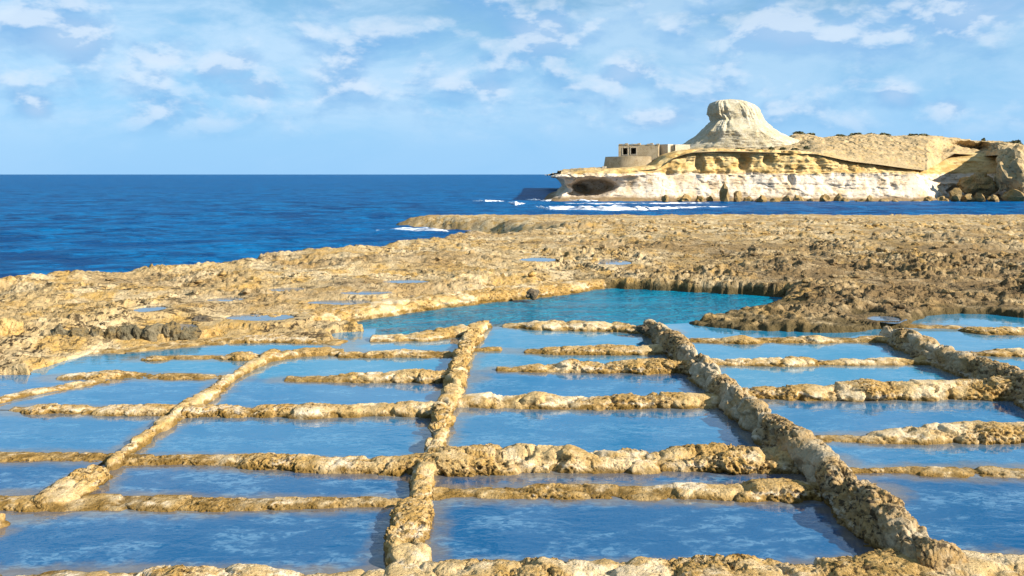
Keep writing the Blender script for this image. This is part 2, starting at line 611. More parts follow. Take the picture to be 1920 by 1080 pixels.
# ------------------------------------------------------------------ rock shelf around the salt pans
PAN_PX = [(-900, 1300), (-900, 745), (-250, 722), (0, 707), (60, 705), (85, 693), (140, 678), (165, 669), (235, 664), (260, 654),
          (400, 644), (530, 640), (625, 646), (640, 625), (692, 622), (635, 606), (720, 586), (900, 563.5), (1060, 546.5), (1130, 539),
          (1200, 541), (1300, 546), (1400, 551), (1474, 556), (1455, 568), (1400, 581), (1330, 594), (1290, 607), (1310, 613),
          (1400, 621), (1500, 624), (1600, 625), (1650, 621), (1700, 616), (1745, 594), (1800, 590), (1870, 592), (1920, 598),
          (2100, 602), (2500, 640), (3200, 1300)]
PAN_POLY = [gp(u, v) for u, v in PAN_PX]
LAND = [(-60, 2), (-34, 12), (-19, 14.6), (-14.1, 16.6), (-11.4, 19.3), (-8.6, 24.0), (-5.2, 28.0), (-3.5, 30.2), (-2.6, 34.5), (-1.2, 37.5),
        (1.0, 41), (2.4, 50), (1.4, 62), (-0.6, 70), (-2.6, 76), (-5.5, 80), (-8.5, 83.5), (-11.6, 87.5), (-10.4, 90.5), (-4, 92.5), (10, 92.2), (30, 93),
        (60, 92), (100, 90), (160, 84), (160, -20), (-60, -20)]
# small puddles on the shelf: u, v, half width px, half height px, name of the place
PUDDLES = [(1148, 491, 34, 6, 'bright water puddle far back on the shelf behind the lagoon'),
           (640, 563, 62, 5, 'long water puddle just above the lagoon rim, nearest the lagoon'),
           (490, 592, 62, 8, 'pale water puddle behind the left end of the lagoon rim'),
           (325, 608, 52, 8, 'water puddle right above the blackened ledge at left'),
           (282, 580, 30, 6, 'small water puddle on the left shelf, above the blackened ledge'),
           (680, 549, 46, 4, 'thin water puddle in the shelf cracks left of the lagoon'),
           (805, 548, 40, 3.5, 'thin water puddle beside the dark crack left of the lagoon top'),
           (545, 543, 44, 4, 'thin water puddle high on the left shelf, nearest the sea'),
           (1010, 487, 40, 4, 'faint water puddle far back on the shelf, left of the bright one'),
           (760, 527, 44, 4, 'thin water puddle midway between the sea edge and the lagoon rim'),
           (425, 560, 36, 4, 'short water puddle on the left shelf above the pale one'),
           (1655, 603, 34, 6, 'small water puddle on the rocks left of the far right pans')]
BASE_Y = [0, 9, 13, 20, 27, 36, 50, 60, 72, 84, 92, 200]
BASE_Z = [0.14, 0.14, 0.18, 0.20, 0.21, 0.16, -0.18, -0.5, -0.95, -1.30, -1.45, -1.6]


def shelf_height(x, y, with_puddles=True):
    n2 = np.stack([x, y, np.zeros_like(x)], 1)
    wob = fbm(n2 * 1.8, 5, 0.6) * 0.24 + fbm(n2 * 8, 3) * 0.06
    dp = sd_poly(x, y, PAN_POLY) + wob
    dl = -sd_poly(x, y, LAND) + fbm(n2 * 0.5, 5) * 1.3 * np.clip(y / 40, 0.3, 1.0)
    base = np.interp(y, BASE_Y, BASE_Z)
    calm = fbm(n2 * 0.22 + 14, 3)
    rough_r = 0.70 + 0.62 * sstep(x + 4 * calm, -1.5, 4.5) * sstep(y, 15, 19)
    rough_r *= 0.30 + 1.15 * sstep(fbm(n2 * 0.33 + 64, 3), -0.16, 0.18)
    wx = x + 0.25 * fbm(n2 * 1.3 + 5, 3)
    wy = y + 0.25 * fbm(n2 * 1.3 + 9, 3)
    d1, c1 = worley2(wx * 0.9, wy * 1.5, 3)
    d2, c2 = worley2(wx * 2.6, wy * 3.4, 8)
    d3, c3 = worley2(wx * 7.0, wy * 8.0, 21)
    plates = (c1 - 0.5) * 0.10 + (c2 - 0.5) * 0.085 + (c3 - 0.5) * 0.035
    pits = -0.13 * sstep(0.34 - d2, 0, 0.2) * (c2 > 0.55) - 0.05 * sstep(0.36 - d3, 0, 0.2) * (c3 > 0.4)
    big = fbm(n2 * 0.35 + 3, 3) * 0.22 + fbm(n2 * np.array([0.12, 0.2, 1]) + 23, 2) * 0.25 * sstep(y, 17, 24) * (1 - sstep(y, 45, 70))
    med = fbm(n2 * np.array([1.1, 1.6, 1]), 5, 0.6, True) * 0.11
    z = base + big + (plates + pits + med) * rough_r * np.interp(y, [15, 22, 30, 50, 90], [0.9, 0.8, 0.62, 0.5, 0.4])
    # stratified ledges, long in x
    st = fbm(n2 * np.array([0.35, 1.3, 1]) + 31, 4)
    lv = st * 6 + 0.12 * fbm(n2 * 3 + 12, 3)
    z += 0.16 * ((np.floor(lv) + sstep(lv - np.floor(lv), 0.0, 0.22)) / 6 - st) * 2.2 * (1 - sstep(x, -1, 4) * 0.6)
    # raised rim of lumps at the seaward edge
    rim = sstep(dl, -0.2, 0.4) * (1 - sstep(dl, 0.6, 2.0))
    z += rim * (0.10 + 0.22 * np.maximum(fbm(n2 * 1.1 + 50, 3), -0.1)) * (1 - sstep(y, 34, 45))
    # far dark hollow in front of the low point, and the point's crest
    z += -0.25 * np.exp(-((y - 70) / 5.0) ** 2) * (1 - sstep(x, 12, 30))
    z = np.maximum(z, np.interp(y, BASE_Y, BASE_Z) - 0.22)
    # low shore at the pans, a higher cut face behind the lagoon
    hs = 0.05 + 0.17 * sstep(x, 1.5, 3.0) * sstep(y, 18.5, 19.5) + 0.03 * sstep(x, 3, 5)
    near = sstep(dp, 0.15, 1.7)
    z = hs + (z - base) * (0.65 + 0.35 * near) + (base - hs) * near
    z = np.where((dp > 0.1) & (y < 28), np.maximum(z, 0.025), z)
    if not with_puddles:
        return z
    for (px, py, pz, rx, ry, _l) in PUD:
        e = np.sqrt(((x - px) / rx) ** 2 + ((y - py) / ry) ** 2) + fbm(n2 * 1.7 + 70, 3) * 0.35
        k2 = 1 - sstep(e, 1.1, 2.2)
        z = z * (1 - k2) + np.minimum(z, pz + 0.03) * k2
        k = 1 - sstep(e, 0.8, 1.15)
        z = z * (1 - k) + (pz - 0.06) * k
        ring = sstep(e, 0.8, 1.1) * (1 - sstep(e, 1.3, 1.9))
        z = np.maximum(z, (pz + 0.015) * (ring > 0.5) + (-9) * (ring <= 0.5))
    bank = sstep(dp, -0.06, 0.16)
    z = -0.28 + bank * (z + 0.28)
    far = sstep(y, 40, 62)
    z = -4.2 + sstep(dl, -0.5 - 3.5 * far, 0.25 + 3.0 * far) * (z + 4.2)
    return z


def puddle_data():
    out = []
    for (u, v, ru, rv, lab) in PUDDLES:
        z = 0.15
        for _ in range(6):
            x, y = gp(u, v, z)
            rx, ry = ru / F * y, rv * y * y / (F * (CH - z))
            g = np.random.RandomState(3).rand(60, 2) * 2 - 1
            z = float(np.median(shelf_height(x + g[:, 0] * rx, y + g[:, 1] * ry, False))) - 0.02
        out.append((x, y, max(z, 0.03), rx, ry, lab))
    return out


PUD = puddle_data()


def build_shelf():
    ys = 1 / np.linspace(1 / 9.6, 1 / 97.0, 520)
    ax = np.concatenate([np.linspace(-1.5, -0.62, 60)[:-1], np.linspace(-0.62, 0.62, 740), np.linspace(0.62, 1.5, 60)[1:]])
    Y = np.repeat(ys[:, None], len(ax), 1)
    X = ax[None, :] * Y
    z = shelf_height(X.ravel(), Y.ravel())
    V = np.stack([X.ravel(), Y.ravel(), z], 1)
    structure(link('rock_shelf', V, grid_faces(*X.shape), SHELF))
    # bedrock under the pans and under the photographer
    gx, gy = np.linspace(-22, 22, 45), np.linspace(-8, 9.9, 19)
    GX, GY = np.meshgrid(gx, gy)
    gz = -0.32 + 0.04 * fbm(np.stack([GX.ravel(), GY.ravel(), GX.ravel() * 0], 1) * 0.4, 2)
    structure(link('ground', np.stack([GX.ravel(), GY.ravel(), gz], 1), grid_faces(*GX.shape), SHELF))


build_shelf()

# ------------------------------------------------------------------ stone ridges
WALL_SEGS = []


def ridge(name, label, ctr, hw, top, seed, mat=RIDGE, taper=(0.05, 0.05), rough=1.0, steep=0.44, flank=0.58, skew=0.0, cat='ridge', group=None, res=0.0013, minds=0.008):
    ctr, hw, top = np.array(ctr, float), np.array(hw, float), np.array(top, float)
    for i in range(len(ctr) - 1):
        WALL_SEGS.append((*ctr[i], *ctr[i + 1], (hw[i] + hw[i + 1]) / 2))
    seg = np.linalg.norm(np.diff(ctr, axis=0), axis=1)
    s = np.concatenate([[0], np.cumsum(seg)])
    ymean = max(3.5, ctr[:, 1].mean())
    ds = max(minds, res * ymean)
    n = max(8, int(s[-1] / ds))
    t = np.linspace(0, s[-1], n)
    # smooth the control line a little
    fine = np.stack([np.interp(t, s, ctr[:, 0]), np.interp(t, s, ctr[:, 1]), np.interp(t, s, hw), np.interp(t, s, top)], 1)
    kk = max(1, int(0.12 / ds))
    ker = np.hanning(2 * kk + 3)[1:-1]
    ker /= ker.sum()
    pad = len(ker) // 2
    for c in range(4):
        fine[:, c] = np.convolve(np.pad(fine[:, c], pad, mode='reflect', reflect_type='odd'), ker, 'valid')[:n]
    tan = np.gradient(fine[:, :2], axis=0)
    tan /= np.linalg.norm(tan, axis=1, keepdims=True) + 1e-9
    lat = np.stack([-tan[:, 1], tan[:, 0]], 1)
    s1 = np.stack([t, np.full(n, seed * 3.7), np.zeros(n)], 1)
    hwv = fine[:, 2] * (1 + 0.22 * fbm(s1 * 2.2 + 40, 3))
    tp = fine[:, 3] * (1 + 0.30 * fbm(s1 * 2.6 + 80, 4)) + 0.010 * fbm(s1 * 9 + 20, 2)
    e0 = sstep(t, 0, taper[0]) if taper[0] > 0 else np.ones(n)
    e1 = 1 - sstep(t, s[-1] - taper[1], s[-1]) if taper[1] > 0 else np.ones(n)
    e = e0 * e1
    tp = np.maximum(tp, 0.028)
    tp = -0.06 + (tp + 0.06) * e
    hwv = hwv * (0.35 + 0.65 * e)
    m = max(9, int((2 * hw.mean() + 2 * (abs(top).mean() + 0.1)) / ds))
    ph = np.linspace(0, np.pi, m)
    lx = np.sign(-np.cos(ph)) * np.abs(np.cos(ph)) ** flank
    pz = np.sin(ph) ** steep
    ZB = -0.11
    P = np.zeros((n, m, 3))
    off = hwv[:, None] * (lx + skew * pz)[None, :]
    P[:, :, 0] = fine[:, None, 0] + lat[:, None, 0] * off
    P[:, :, 1] = fine[:, None, 1] + lat[:, None, 1] * off
    P[:, :, 2] = ZB + (tp[:, None] - ZB) * pz[None, :]
    V = P.reshape(-1, 3)
    q = V + seed * 1.31
    amp = np.repeat((0.30 * (np.maximum(fine[:, 3], 0.03) + 0.05) * (0.3 + 0.7 * e))[:, None], m, 1).ravel() * rough
    amp = np.minimum(amp, 0.065)
    cr = sstep(fbm(q * 1.15 + 55, 3) + 0.25 * fbm(q * 6 + 5, 2), -0.16, 0.20)
    fa = 0.30 + 0.95 * cr
    qb = q + 0.07 * np.stack([fbm(q * 5 + 1, 2), fbm(q * 5 + 21, 2), fbm(q * 5 + 41, 2)], 1)
    d4, c4 = worley(qb * np.array([4.0, 4.0, 5.5]))
    block = (c4 - 0.5) * 0.8 - 0.75 * sstep(d4, 0.52, 0.78)
    coarse1 = fbm(q * 2.6, 2) * 0.9 + fbm(q * 7, 3) * 0.5 + block
    coarse2 = fbm(q * 2.6 + 33, 2) * 0.9 + fbm(q * 7 + 33, 3) * 0.5 + block
    fi = fbm(q * 19, 3, 0.6, True)
    d, cid = worley(q * 13)
    d2, cid2 = worley(q * 31)
    blob = (cid - 0.5) * 0.9 + 0.5 * (0.5 - d)
    blob2 = (cid2 - 0.5) * 0.6 + 0.6 * (0.45 - d2)
    pit = -0.55 * sstep(0.36 - d2, 0, 0.16) * (cid2 > 0.45) - 0.5 * sstep(0.30 - d, 0, 0.14) * (cid > 0.6)
    det = (0.34 * fi + 0.36 * blob + 0.28 * blob2 + pit) * fa
    up = coarse1 + det
    sw = coarse2 + det
    sgn = np.tile(lx, n)
    latv = np.repeat(lat, m, 0)
    up = np.where(up > 0.12, 0.12 + (up - 0.12) * 0.35, up)      # tops worn flat
    V[:, 2] += amp * up * np.tile(pz, n)
    V[:, 0] += latv[:, 0] * amp * sw * sgn * 1.2
    V[:, 1] += latv[:, 1] * amp * sw * sgn * 1.2
    loc = (float(ctr[:, 0].mean()), float(ctr[:, 1].mean()), 0.0)
    o = link(name, V, grid_faces(n, m, True), mat, loc)
    at = o.data.attributes.new('crust', 'FLOAT', 'POINT')
    at.data.foreach_set('value', cr.astype(np.float32))
    return tag(o, label, cat, group)


def cross(label, pts, seed, w=0.34, **kw):
    """cross ridge: list of (u, base row, crest row)"""
    ctr, hw, tp = [], [], []
    for p in pts:
        u, vb, vt = p[:3]
        wi = p[3] if len(p) > 3 else w
        yf = F * CH / (vb - VH)
        yc = yf + wi * 0.5
        ctr.append(((u - 960) / F * yc, yc))
        hw.append(wi * 0.5)
        tp.append(0.78 * (CH - (vt - VH) * (yc + 0.02) / F))
    return ridge('stone_ridge', label, ctr, hw, tp, seed, group='ridges between the salt pans', **kw)


# front bank, wide, at the photographer's feet
cross('broad crusty bank of pale rock along the bottom edge of the picture',
      [(-420, 1260, 1134, 1.1), (0, 1240, 1126, 1.1), (170, 1230, 1114, 1.05), (330, 1220, 1098, 1.0), (480, 1225, 1108, 1.0), (640, 1220, 1104, 1.0), (760, 1220, 1094, 1.0), (900, 1215, 1082, 1.05),
       (1010, 1215, 1077, 1.05), (1160, 1215, 1086, 1.05), (1280, 1215, 1080, 1.05), (1420, 1215, 1077, 1.05), (1550, 1215, 1090, 1.0), (1700, 1210, 1074, 1.1), (1820, 1205, 1064, 1.15), (1960, 1205, 1079, 1.15), (2300, 1210, 1084, 1.1)],
      1, taper=(0.2, 0.2), rough=1.1, steep=0.5)
# row B
cross('low rounded ridge behind the front left pan, joining the rock hump',
      [(-500, 955, 945), (0, 955, 943, .3), (60, 956, 941), (170, 957, 934), (240, 957, 929), (320, 958, 938), (400, 958, 939, .26), (500, 955, 941, .24), (590, 953, 942, .2), (650, 951, 943, .18), (745, 950, 943, .18), (785, 949, 943, .18)], 2)
cross('low pink and ochre ridge right behind the large front centre pan',
      [(800, 938, 918, .26), (850, 935, 925, .24), (890, 934, 924, .22), (940, 937, 916), (1040, 938, 911), (1110, 936, 917), (1180, 938, 918), (1280, 939, 905), (1380, 940, 908), (1440, 941, 898), (1470, 941, 897), (1530, 938, 906), (1580, 936, 906), (1640, 936, 908)], 3)
cross('thin broken ridge at right edge behind the lower right pan',
      [(1570, 890, 884, .14), (1640, 889, 885, .12), (1685, 889, 885, .14), (1705, 894, 879, .26), (1800, 898, 877, .28), (1850, 898, 881), (1920, 901, 879), (2100, 902, 880), (2350, 902, 880)], 4)
# row C
cross('short ridge at left edge between the two left pans',
      [(-500, 868, 852), (-20, 868, 852), (60, 869, 853), (85, 866, 857, .24), (125, 866, 857, .24), (150, 869, 854), (195, 869, 855), (225, 869, 857)], 5, w=.28)
cross('long lumpy ridge left of the middle wall with pale and ochre stretches',
      [(225, 871, 855, .28), (290, 872, 854, .28), (340, 869, 857, .24), (400, 872, 856, .28), (480, 878, 850, .34), (560, 882, 852, .34), (640, 885, 855), (700, 888, 858), (770, 889, 851), (815, 890, 846)], 6)
cross('thickest, highest pale ridge of the centre with rounded hummocks',
      [(790, 889, 845, .5), (830, 890, 838, .5), (900, 890, 836, .5), (955, 889, 839, .5), (985, 890, 827, .52), (1060, 889, 834, .5), (1150, 886, 842, .48), (1280, 884, 837, .5), (1380, 886, 834, .5), (1450, 886, 832, .5), (1500, 886, 834, .5), (1545, 886, 836, .5)], 7, rough=1.15)
cross('high pale ridge at right edge mirrored in the pan in front of it',
      [(1480, 828, 822, .2), (1530, 829, 820, .24), (1580, 831, 816, .28), (1640, 833, 810, .34), (1700, 834, 800, .4), (1750, 834, 793, .44), (1800, 833, 790, .46), (1920, 831, 792, .46), (2080, 829, 795, .46), (2300, 826, 798, .4)], 8)
# row D
cross('mossy ridge at left with a pointed left end',
      [(20, 771, 766, .16), (50, 776, 760, .3), (90, 780, 756, .36), (130, 779, 760), (200, 781, 760), (260, 781, 756), (320, 782, 759), (350, 782, 761)], 9)
cross('long ochre ridge between the left diagonal wall and the middle wall, third row',
      [(340, 781, 758), (390, 780, 757), (450, 780, 761), (540, 781, 757), (590, 784, 754), (640, 781, 758), (700, 779, 756), (770, 781, 751), (820, 781, 744), (850, 779, 742)], 10)
cross('bumpy ochre ridge from the middle wall to the right grey wall',
      [(850, 763, 742), (890, 763, 737), (925, 765, 734), (965, 766, 742), (1010, 767, 731), (1060, 767, 744), (1150, 768, 740), (1230, 767, 734), (1300, 766, 735), (1370, 763, 737), (1420, 762, 738)], 11, w=.4)
cross('tall long ridge between the two right grey walls',
      [(1370, 745, 729, .4), (1400, 748, 726, .42), (1450, 750, 723, .44), (1510, 752, 721, .46), (1560, 752, 715, .48), (1620, 752, 706, .5), (1655, 752, 712, .5), (1700, 751, 715, .48), (1760, 750, 707, .5), (1820, 750, 713, .5), (1890, 750, 700, .5), (1960, 750, 702, .5)], 12)
# row E
cross('low ridge at left below the leaf-shaped pan',
      [(105, 713, 704, .24), (150, 714, 697), (215, 713, 693), (260, 712, 702), (330, 713, 702), (420, 713, 707, .24), (450, 712, 706, .24)], 13)
ridge('stone_ridge', 'thin ridge slanting down to the left picture edge', [gp(-260, 812), gp(-120, 782), gp(0, 754), (gp(60, 739)), gp(130, 727), gp(205, 714)], [.12] * 6, [.045, .05, .05, .05, .045, .05], 14, group='ridges between the salt pans')
cross('ridge thickening to the right where it meets the middle wall, fourth row',
      [(530, 714, 708, .22), (600, 716, 704, .3), (650, 717, 697, .36), (720, 717, 697, .38), (770, 717, 690, .4), (850, 716, 688, .42), (875, 715, 688, .4)], 15)
cross('short stubby ridge with a pointed left end leaning on the right grey wall',
      [(925, 695, 692, .14), (960, 697, 688, .26), (1000, 699, 683, .36), (1040, 699, 677, .42), (1070, 699, 672, .44), (1140, 700, 680, .42), (1200, 701, 671, .48), (1260, 700, 671, .5), (1310, 698, 673, .5)], 16)
cross('thin ochre ridge between the right grey walls with one dark lump',
      [(1310, 686, 671, .36), (1400, 687, 670, .34), (1450, 688, 668, .34), (1485, 688, 663, .36), (1540, 686, 673, .3), (1620, 686, 672, .3), (1700, 685, 667, .36), (1790, 684, 664, .38)], 17)
# row F
cross('small mossy ridge at left just above the leaf-shaped pan',
      [(262, 676, 668, .24), (300, 679, 664, .3), (325, 675, 669, .24), (400, 675, 667, .26), (450, 678, 657, .36), (500, 677, 661, .36), (560, 669, 653, .4), (610, 666, 650, .44), (650, 664, 653, .36)], 18)
cross('straight low ridge left of the middle wall, fifth row',
      [(630, 670, 661, .28), (690, 670, 657, .34), (745, 669, 654, .36), (800, 669, 658, .34), (875, 669, 658, .36)], 19)
cross('short thin spur sticking out right of the middle wall',
      [(870, 658, 651, .3), (900, 658, 653, .26), (945, 658, 655, .2)], 20)
cross('low ridge left of the right grey wall, first behind the stubby ridge',
      [(980, 661, 656, .22), (1010, 664, 652, .34), (1100, 665, 648, .42), (1180, 665, 645, .44), (1260, 664, 643, .46)], 21)
cross('small ragged ridge under the rocky promontory',
      [(1285, 641, 637, .3), (1340, 644, 634, .36), (1400, 646, 627, .46), (1425, 642, 636, .34), (1540, 645, 627, .42), (1570, 642, 635, .36), (1650, 644, 629, .44), (1700, 643, 630, .44)], 22)
cross('short ridge at right edge between two small far pans',
      [(1815, 665, 661, .24), (1850, 668, 656, .36), (1920, 669, 651, .42), (2200, 669, 652, .42)], 23)
cross('dark spotted ridge at right edge below the farthest pan',
      [(1690, 618, 609, .5), (1750, 617, 610, .4), (1800, 619, 611, .4), (1840, 626, 610, .5), (1920, 628, 613, .5), (2200, 628, 612, .5)], 24)
# row G, the lagoon's near edge
cross('ridge along the lagoon left of the middle wall, rising to a bump',
      [(690, 643, 629, .4), (760, 643, 625, .46), (800, 641, 621, .5), (835, 636, 610, .55), (880, 632, 606, .55)], 25)
cross('pale ridge along the near edge of the lagoon right of the middle wall',
      [(940, 612, 609, .3), (975, 615, 604, .45), (1010, 618, 599, .6), (1080, 620, 601, .6), (1150, 622, 604, .6), (1210, 625, 609, .6), (1240, 628, 612, .6)], 26)
cross('pale bank in front of the blackened ledge at left',
      [(140, 668, 663, .4), (250, 662, 649, .5), (380, 649, 637, .5), (450, 645, 630, .55), (520, 643, 626, .6), (590, 646, 632, .55), (645, 649, 640, .4)], 27)
ridge('stone_ridge', 'long pale rock rim along the far left side of the lagoon',
      [gp(370, 632), gp(440, 616), gp(520, 606), gp(600, 602), gp(720, 583), gp(800, 572), gp(900, 560.5), gp(1000, 551), (gp(1060, 543)), gp(1130, 533)], [.40, .42, .42, .40, .40, .42, .42, .44, .4, .36],
      [.12, .14, .15, .16, .17, .17, .17, .18, .15, .12], 28, rough=0.8)

# walls that run away from the camera
def spine(label, pts, seed, mat=SPINE, ws=0.61, hs=0.78, **kw):
    pts = [(u, v, w * ws, h * hs) for u, v, w, h in pts]
    ctr = [gp(u, v, h * 0.5) for u, v, w, h in pts]
    hw = [w / F * c[1] * 0.5 for (u, v, w, h), c in zip(pts, ctr)]
    return ridge('stone_wall', label, ctr, hw, [p[3] for p in pts], seed, mat=mat, cat='wall', group='walls running away between the salt pans', **kw)


spine('broad rock hump at left, start of the slanting left wall',
      [(70, 952, 80, .06), (110, 928, 105, .11), (140, 908, 100, .15), (170, 888, 70, .14), (190, 876, 60, .10)], 31, RIDGE, taper=(0.1, .05), ws=.8)
spine('slim pale wall slanting away on the left',
      [(205, 874, 44, .09), (240, 842, 38, .08), (280, 812, 40, .08), (315, 785, 48, .10), (345, 765, 56, .12), (385, 742, 52, .11), (412, 722, 42, .09), (432, 706, 42, .07), (470, 686, 40, .09), (500, 668, 46, .10), (520, 656, 40, .08)], 32, RIDGE)
spine('wide front stretch of the middle wall rising from the bottom edge',
      [(752, 1100, 122, .10), (757, 1050, 108, .12), (765, 1000, 96, .13), (777, 960, 84, .12), (786, 934, 60, .10)], 33, RIDGE, taper=(0, .03), ws=.82)
spine('long middle wall running straight to the lagoon',
      [(788, 936, 56, .11), (793, 915, 60, .12), (797, 890, 66, .11), (806, 858, 66, .13), (820, 815, 54, .13), (832, 772, 56, .16), (846, 735, 58, .17), (856, 705, 52, .18), (864, 682, 52, .18), (872, 658, 52, .18), (880, 635, 54, .18), (894, 614, 50, .17), (908, 606, 40, .12)], 34, RIDGE, rough=1.2)
spine('thick grey right wall with its shaded side towards the middle, longest of all',
      [(1772, 1075, 190, 0.27), (1697, 1010, 180, 0.32), (1640, 960, 165, 0.33), (1572, 906, 140, 0.30), (1540, 866, 140, 0.33), (1490, 838, 135, 0.35), (1440, 800, 110, 0.30), (1400, 768, 105, 0.29), (1365, 735, 90, 0.29), (1335, 708, 88, 0.30), (1300, 676, 80, 0.29), (1270, 650, 76, 0.32), (1236, 622, 66, 0.29), (1205, 608, 50, 0.22)], 35,
      rough=1.35, taper=(0.1, .25), steep=0.75, flank=0.85, skew=-0.22, ws=.56)
spine('far right grey wall running off the right picture edge',
      [(2560, 1000, 170, 0.34), (2280, 880, 150, 0.36), (2120, 812, 140, 0.37), (2020, 770, 130, 0.37), (1960, 740, 120, 0.37), (1900, 712, 110, 0.34), (1845, 694, 96, 0.32), (1790, 676, 92, 0.32), (1740, 655, 84, 0.33), (1700, 636, 80, 0.32), (1660, 622, 60, 0.24)], 36, rough=1.35, steep=0.75, flank=0.85, skew=-0.22)
spine('rounded rock knob poking in at the left picture edge', [(-60, 1000, 70, .08), (-20, 985, 70, .10), (0, 968, 36, .08)], 37, RIDGE)

# ------------------------------------------------------------------ pools of brine between the ridges
_pool_n = [0]


def pool(name, label, px, mat=PAN, z=0.0, cat='pool', group='salt pans'):
    _pool_n[0] += 1
    z = z + 0.0008 * ((_pool_n[0] * 7) % 31) - 0.014
    pts = [gp(u, v) for u, v in px]
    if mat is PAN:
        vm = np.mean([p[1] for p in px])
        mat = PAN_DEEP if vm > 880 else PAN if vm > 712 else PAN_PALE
    cx, cy = np.mean([p[0] for p in pts]), np.mean([p[1] for p in pts])
    me = bpy.data.meshes.new(name)
    # a thin slab of water: top sheet and sides down to the bed
    n = len(pts)
    vs_ = [(p[0] - cx, p[1] - cy, 0) for p in pts] + [(p[0] - cx, p[1] - cy, -0.12) for p in pts]
    fs = [list(range(n))] + [[i, i + n, (i + 1) % n + n, (i + 1) % n] for i in range(n)]
    me.from_pydata(vs_, [], fs)
    import bmesh
    bm = bmesh.new()
    bm.from_mesh(me)
    bmesh.ops.recalc_face_normals(bm, faces=bm.faces)
    top = [f for f in bm.faces if len(f.verts) == n and all(abs(v.co.z) < 1e-6 for v in f.verts)]
    if top and top[0].normal.z < 0:
        bmesh.ops.reverse_faces(bm, faces=bm.faces)
    # slice into a fine net for the brown edge tint: shallow stone and painted ridge reflections
    xs_ = [v[0] for v in vs_]
    ys_ = [v[1] for v in vs_]
    x_lo, x_hi = max(min(xs_), -8 - cx), min(max(xs_), 9 - cx)
    for c_ in np.arange(x_lo + .11, x_hi, 0.11):
        bmesh.ops.bisect_plane(bm, geom=bm.verts[:] + bm.edges[:] + bm.faces[:], plane_co=(c_, 0, 0), plane_no=(1, 0, 0))
    for c_ in np.arange(min(ys_) + .06, max(ys_), 0.06 if cy < 12 else 0.1):
        bmesh.ops.bisect_plane(bm, geom=bm.verts[:] + bm.edges[:] + bm.faces[:], plane_co=(0, c_, 0), plane_no=(0, 1, 0))
    bm.to_mesh(me)
    bm.free()
    co = np.zeros(len(me.vertices) * 3, np.float32)
    me.vertices.foreach_get('co', co)
    co = co.reshape(-1, 3)
    wx, wy = co[:, 0] + cx, co[:, 1] + cy
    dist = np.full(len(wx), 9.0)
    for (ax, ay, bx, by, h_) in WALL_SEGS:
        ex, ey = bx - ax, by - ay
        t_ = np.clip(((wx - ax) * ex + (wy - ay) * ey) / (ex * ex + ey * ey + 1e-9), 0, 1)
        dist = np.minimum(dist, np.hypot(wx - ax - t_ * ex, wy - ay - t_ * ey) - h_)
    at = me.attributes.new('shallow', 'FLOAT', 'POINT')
    at.data.foreach_set('value', (1 - sstep(dist, -0.05, 0.34)).astype(np.float32))  # strong beside ridges: shallow stone plus painted ridge reflection
    me.materials.append(mat)
    o = bpy.data.objects.new(name, me)
    o.location = (cx, cy, z)
    scene.collection.objects.link(o)
    return tag(o, label, cat, group)


S = 'salt_pan'
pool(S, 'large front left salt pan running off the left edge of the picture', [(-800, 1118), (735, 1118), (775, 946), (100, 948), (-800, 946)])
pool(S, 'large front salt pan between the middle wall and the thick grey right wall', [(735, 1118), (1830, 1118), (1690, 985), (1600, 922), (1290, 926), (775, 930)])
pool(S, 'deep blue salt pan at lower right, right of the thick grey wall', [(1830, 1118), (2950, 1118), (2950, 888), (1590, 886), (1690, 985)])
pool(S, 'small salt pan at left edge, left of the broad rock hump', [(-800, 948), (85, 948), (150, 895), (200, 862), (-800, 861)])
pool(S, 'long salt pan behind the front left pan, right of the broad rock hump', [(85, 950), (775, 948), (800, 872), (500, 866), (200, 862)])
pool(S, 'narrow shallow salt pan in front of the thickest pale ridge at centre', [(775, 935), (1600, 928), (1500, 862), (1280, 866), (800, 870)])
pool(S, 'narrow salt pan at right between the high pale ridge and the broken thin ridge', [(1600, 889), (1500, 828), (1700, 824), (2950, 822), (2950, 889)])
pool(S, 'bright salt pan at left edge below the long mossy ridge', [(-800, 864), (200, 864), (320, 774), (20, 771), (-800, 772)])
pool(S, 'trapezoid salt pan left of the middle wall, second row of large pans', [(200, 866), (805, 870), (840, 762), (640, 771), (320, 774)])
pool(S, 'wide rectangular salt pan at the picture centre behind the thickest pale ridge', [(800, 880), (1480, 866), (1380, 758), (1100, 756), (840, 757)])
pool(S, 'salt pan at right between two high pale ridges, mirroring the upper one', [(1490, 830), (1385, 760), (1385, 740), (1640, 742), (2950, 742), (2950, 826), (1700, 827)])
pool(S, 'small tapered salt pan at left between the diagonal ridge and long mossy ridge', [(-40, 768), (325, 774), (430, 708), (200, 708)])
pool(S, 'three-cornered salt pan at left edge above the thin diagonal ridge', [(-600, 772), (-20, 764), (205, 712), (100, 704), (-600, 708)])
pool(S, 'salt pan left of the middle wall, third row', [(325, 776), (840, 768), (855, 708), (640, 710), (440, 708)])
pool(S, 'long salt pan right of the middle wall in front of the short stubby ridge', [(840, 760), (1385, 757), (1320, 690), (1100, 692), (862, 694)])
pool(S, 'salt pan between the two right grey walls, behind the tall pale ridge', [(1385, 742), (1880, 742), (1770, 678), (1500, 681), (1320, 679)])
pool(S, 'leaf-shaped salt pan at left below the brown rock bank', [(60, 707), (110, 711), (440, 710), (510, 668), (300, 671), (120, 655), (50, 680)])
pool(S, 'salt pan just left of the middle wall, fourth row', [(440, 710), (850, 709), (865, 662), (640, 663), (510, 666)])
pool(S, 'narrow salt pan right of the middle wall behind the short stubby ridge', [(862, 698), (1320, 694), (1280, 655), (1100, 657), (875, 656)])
pool(S, 'thin salt pan between the right grey walls, below the small ragged ridge', [(1320, 682), (1770, 680), (1690, 637), (1500, 638), (1280, 636)])
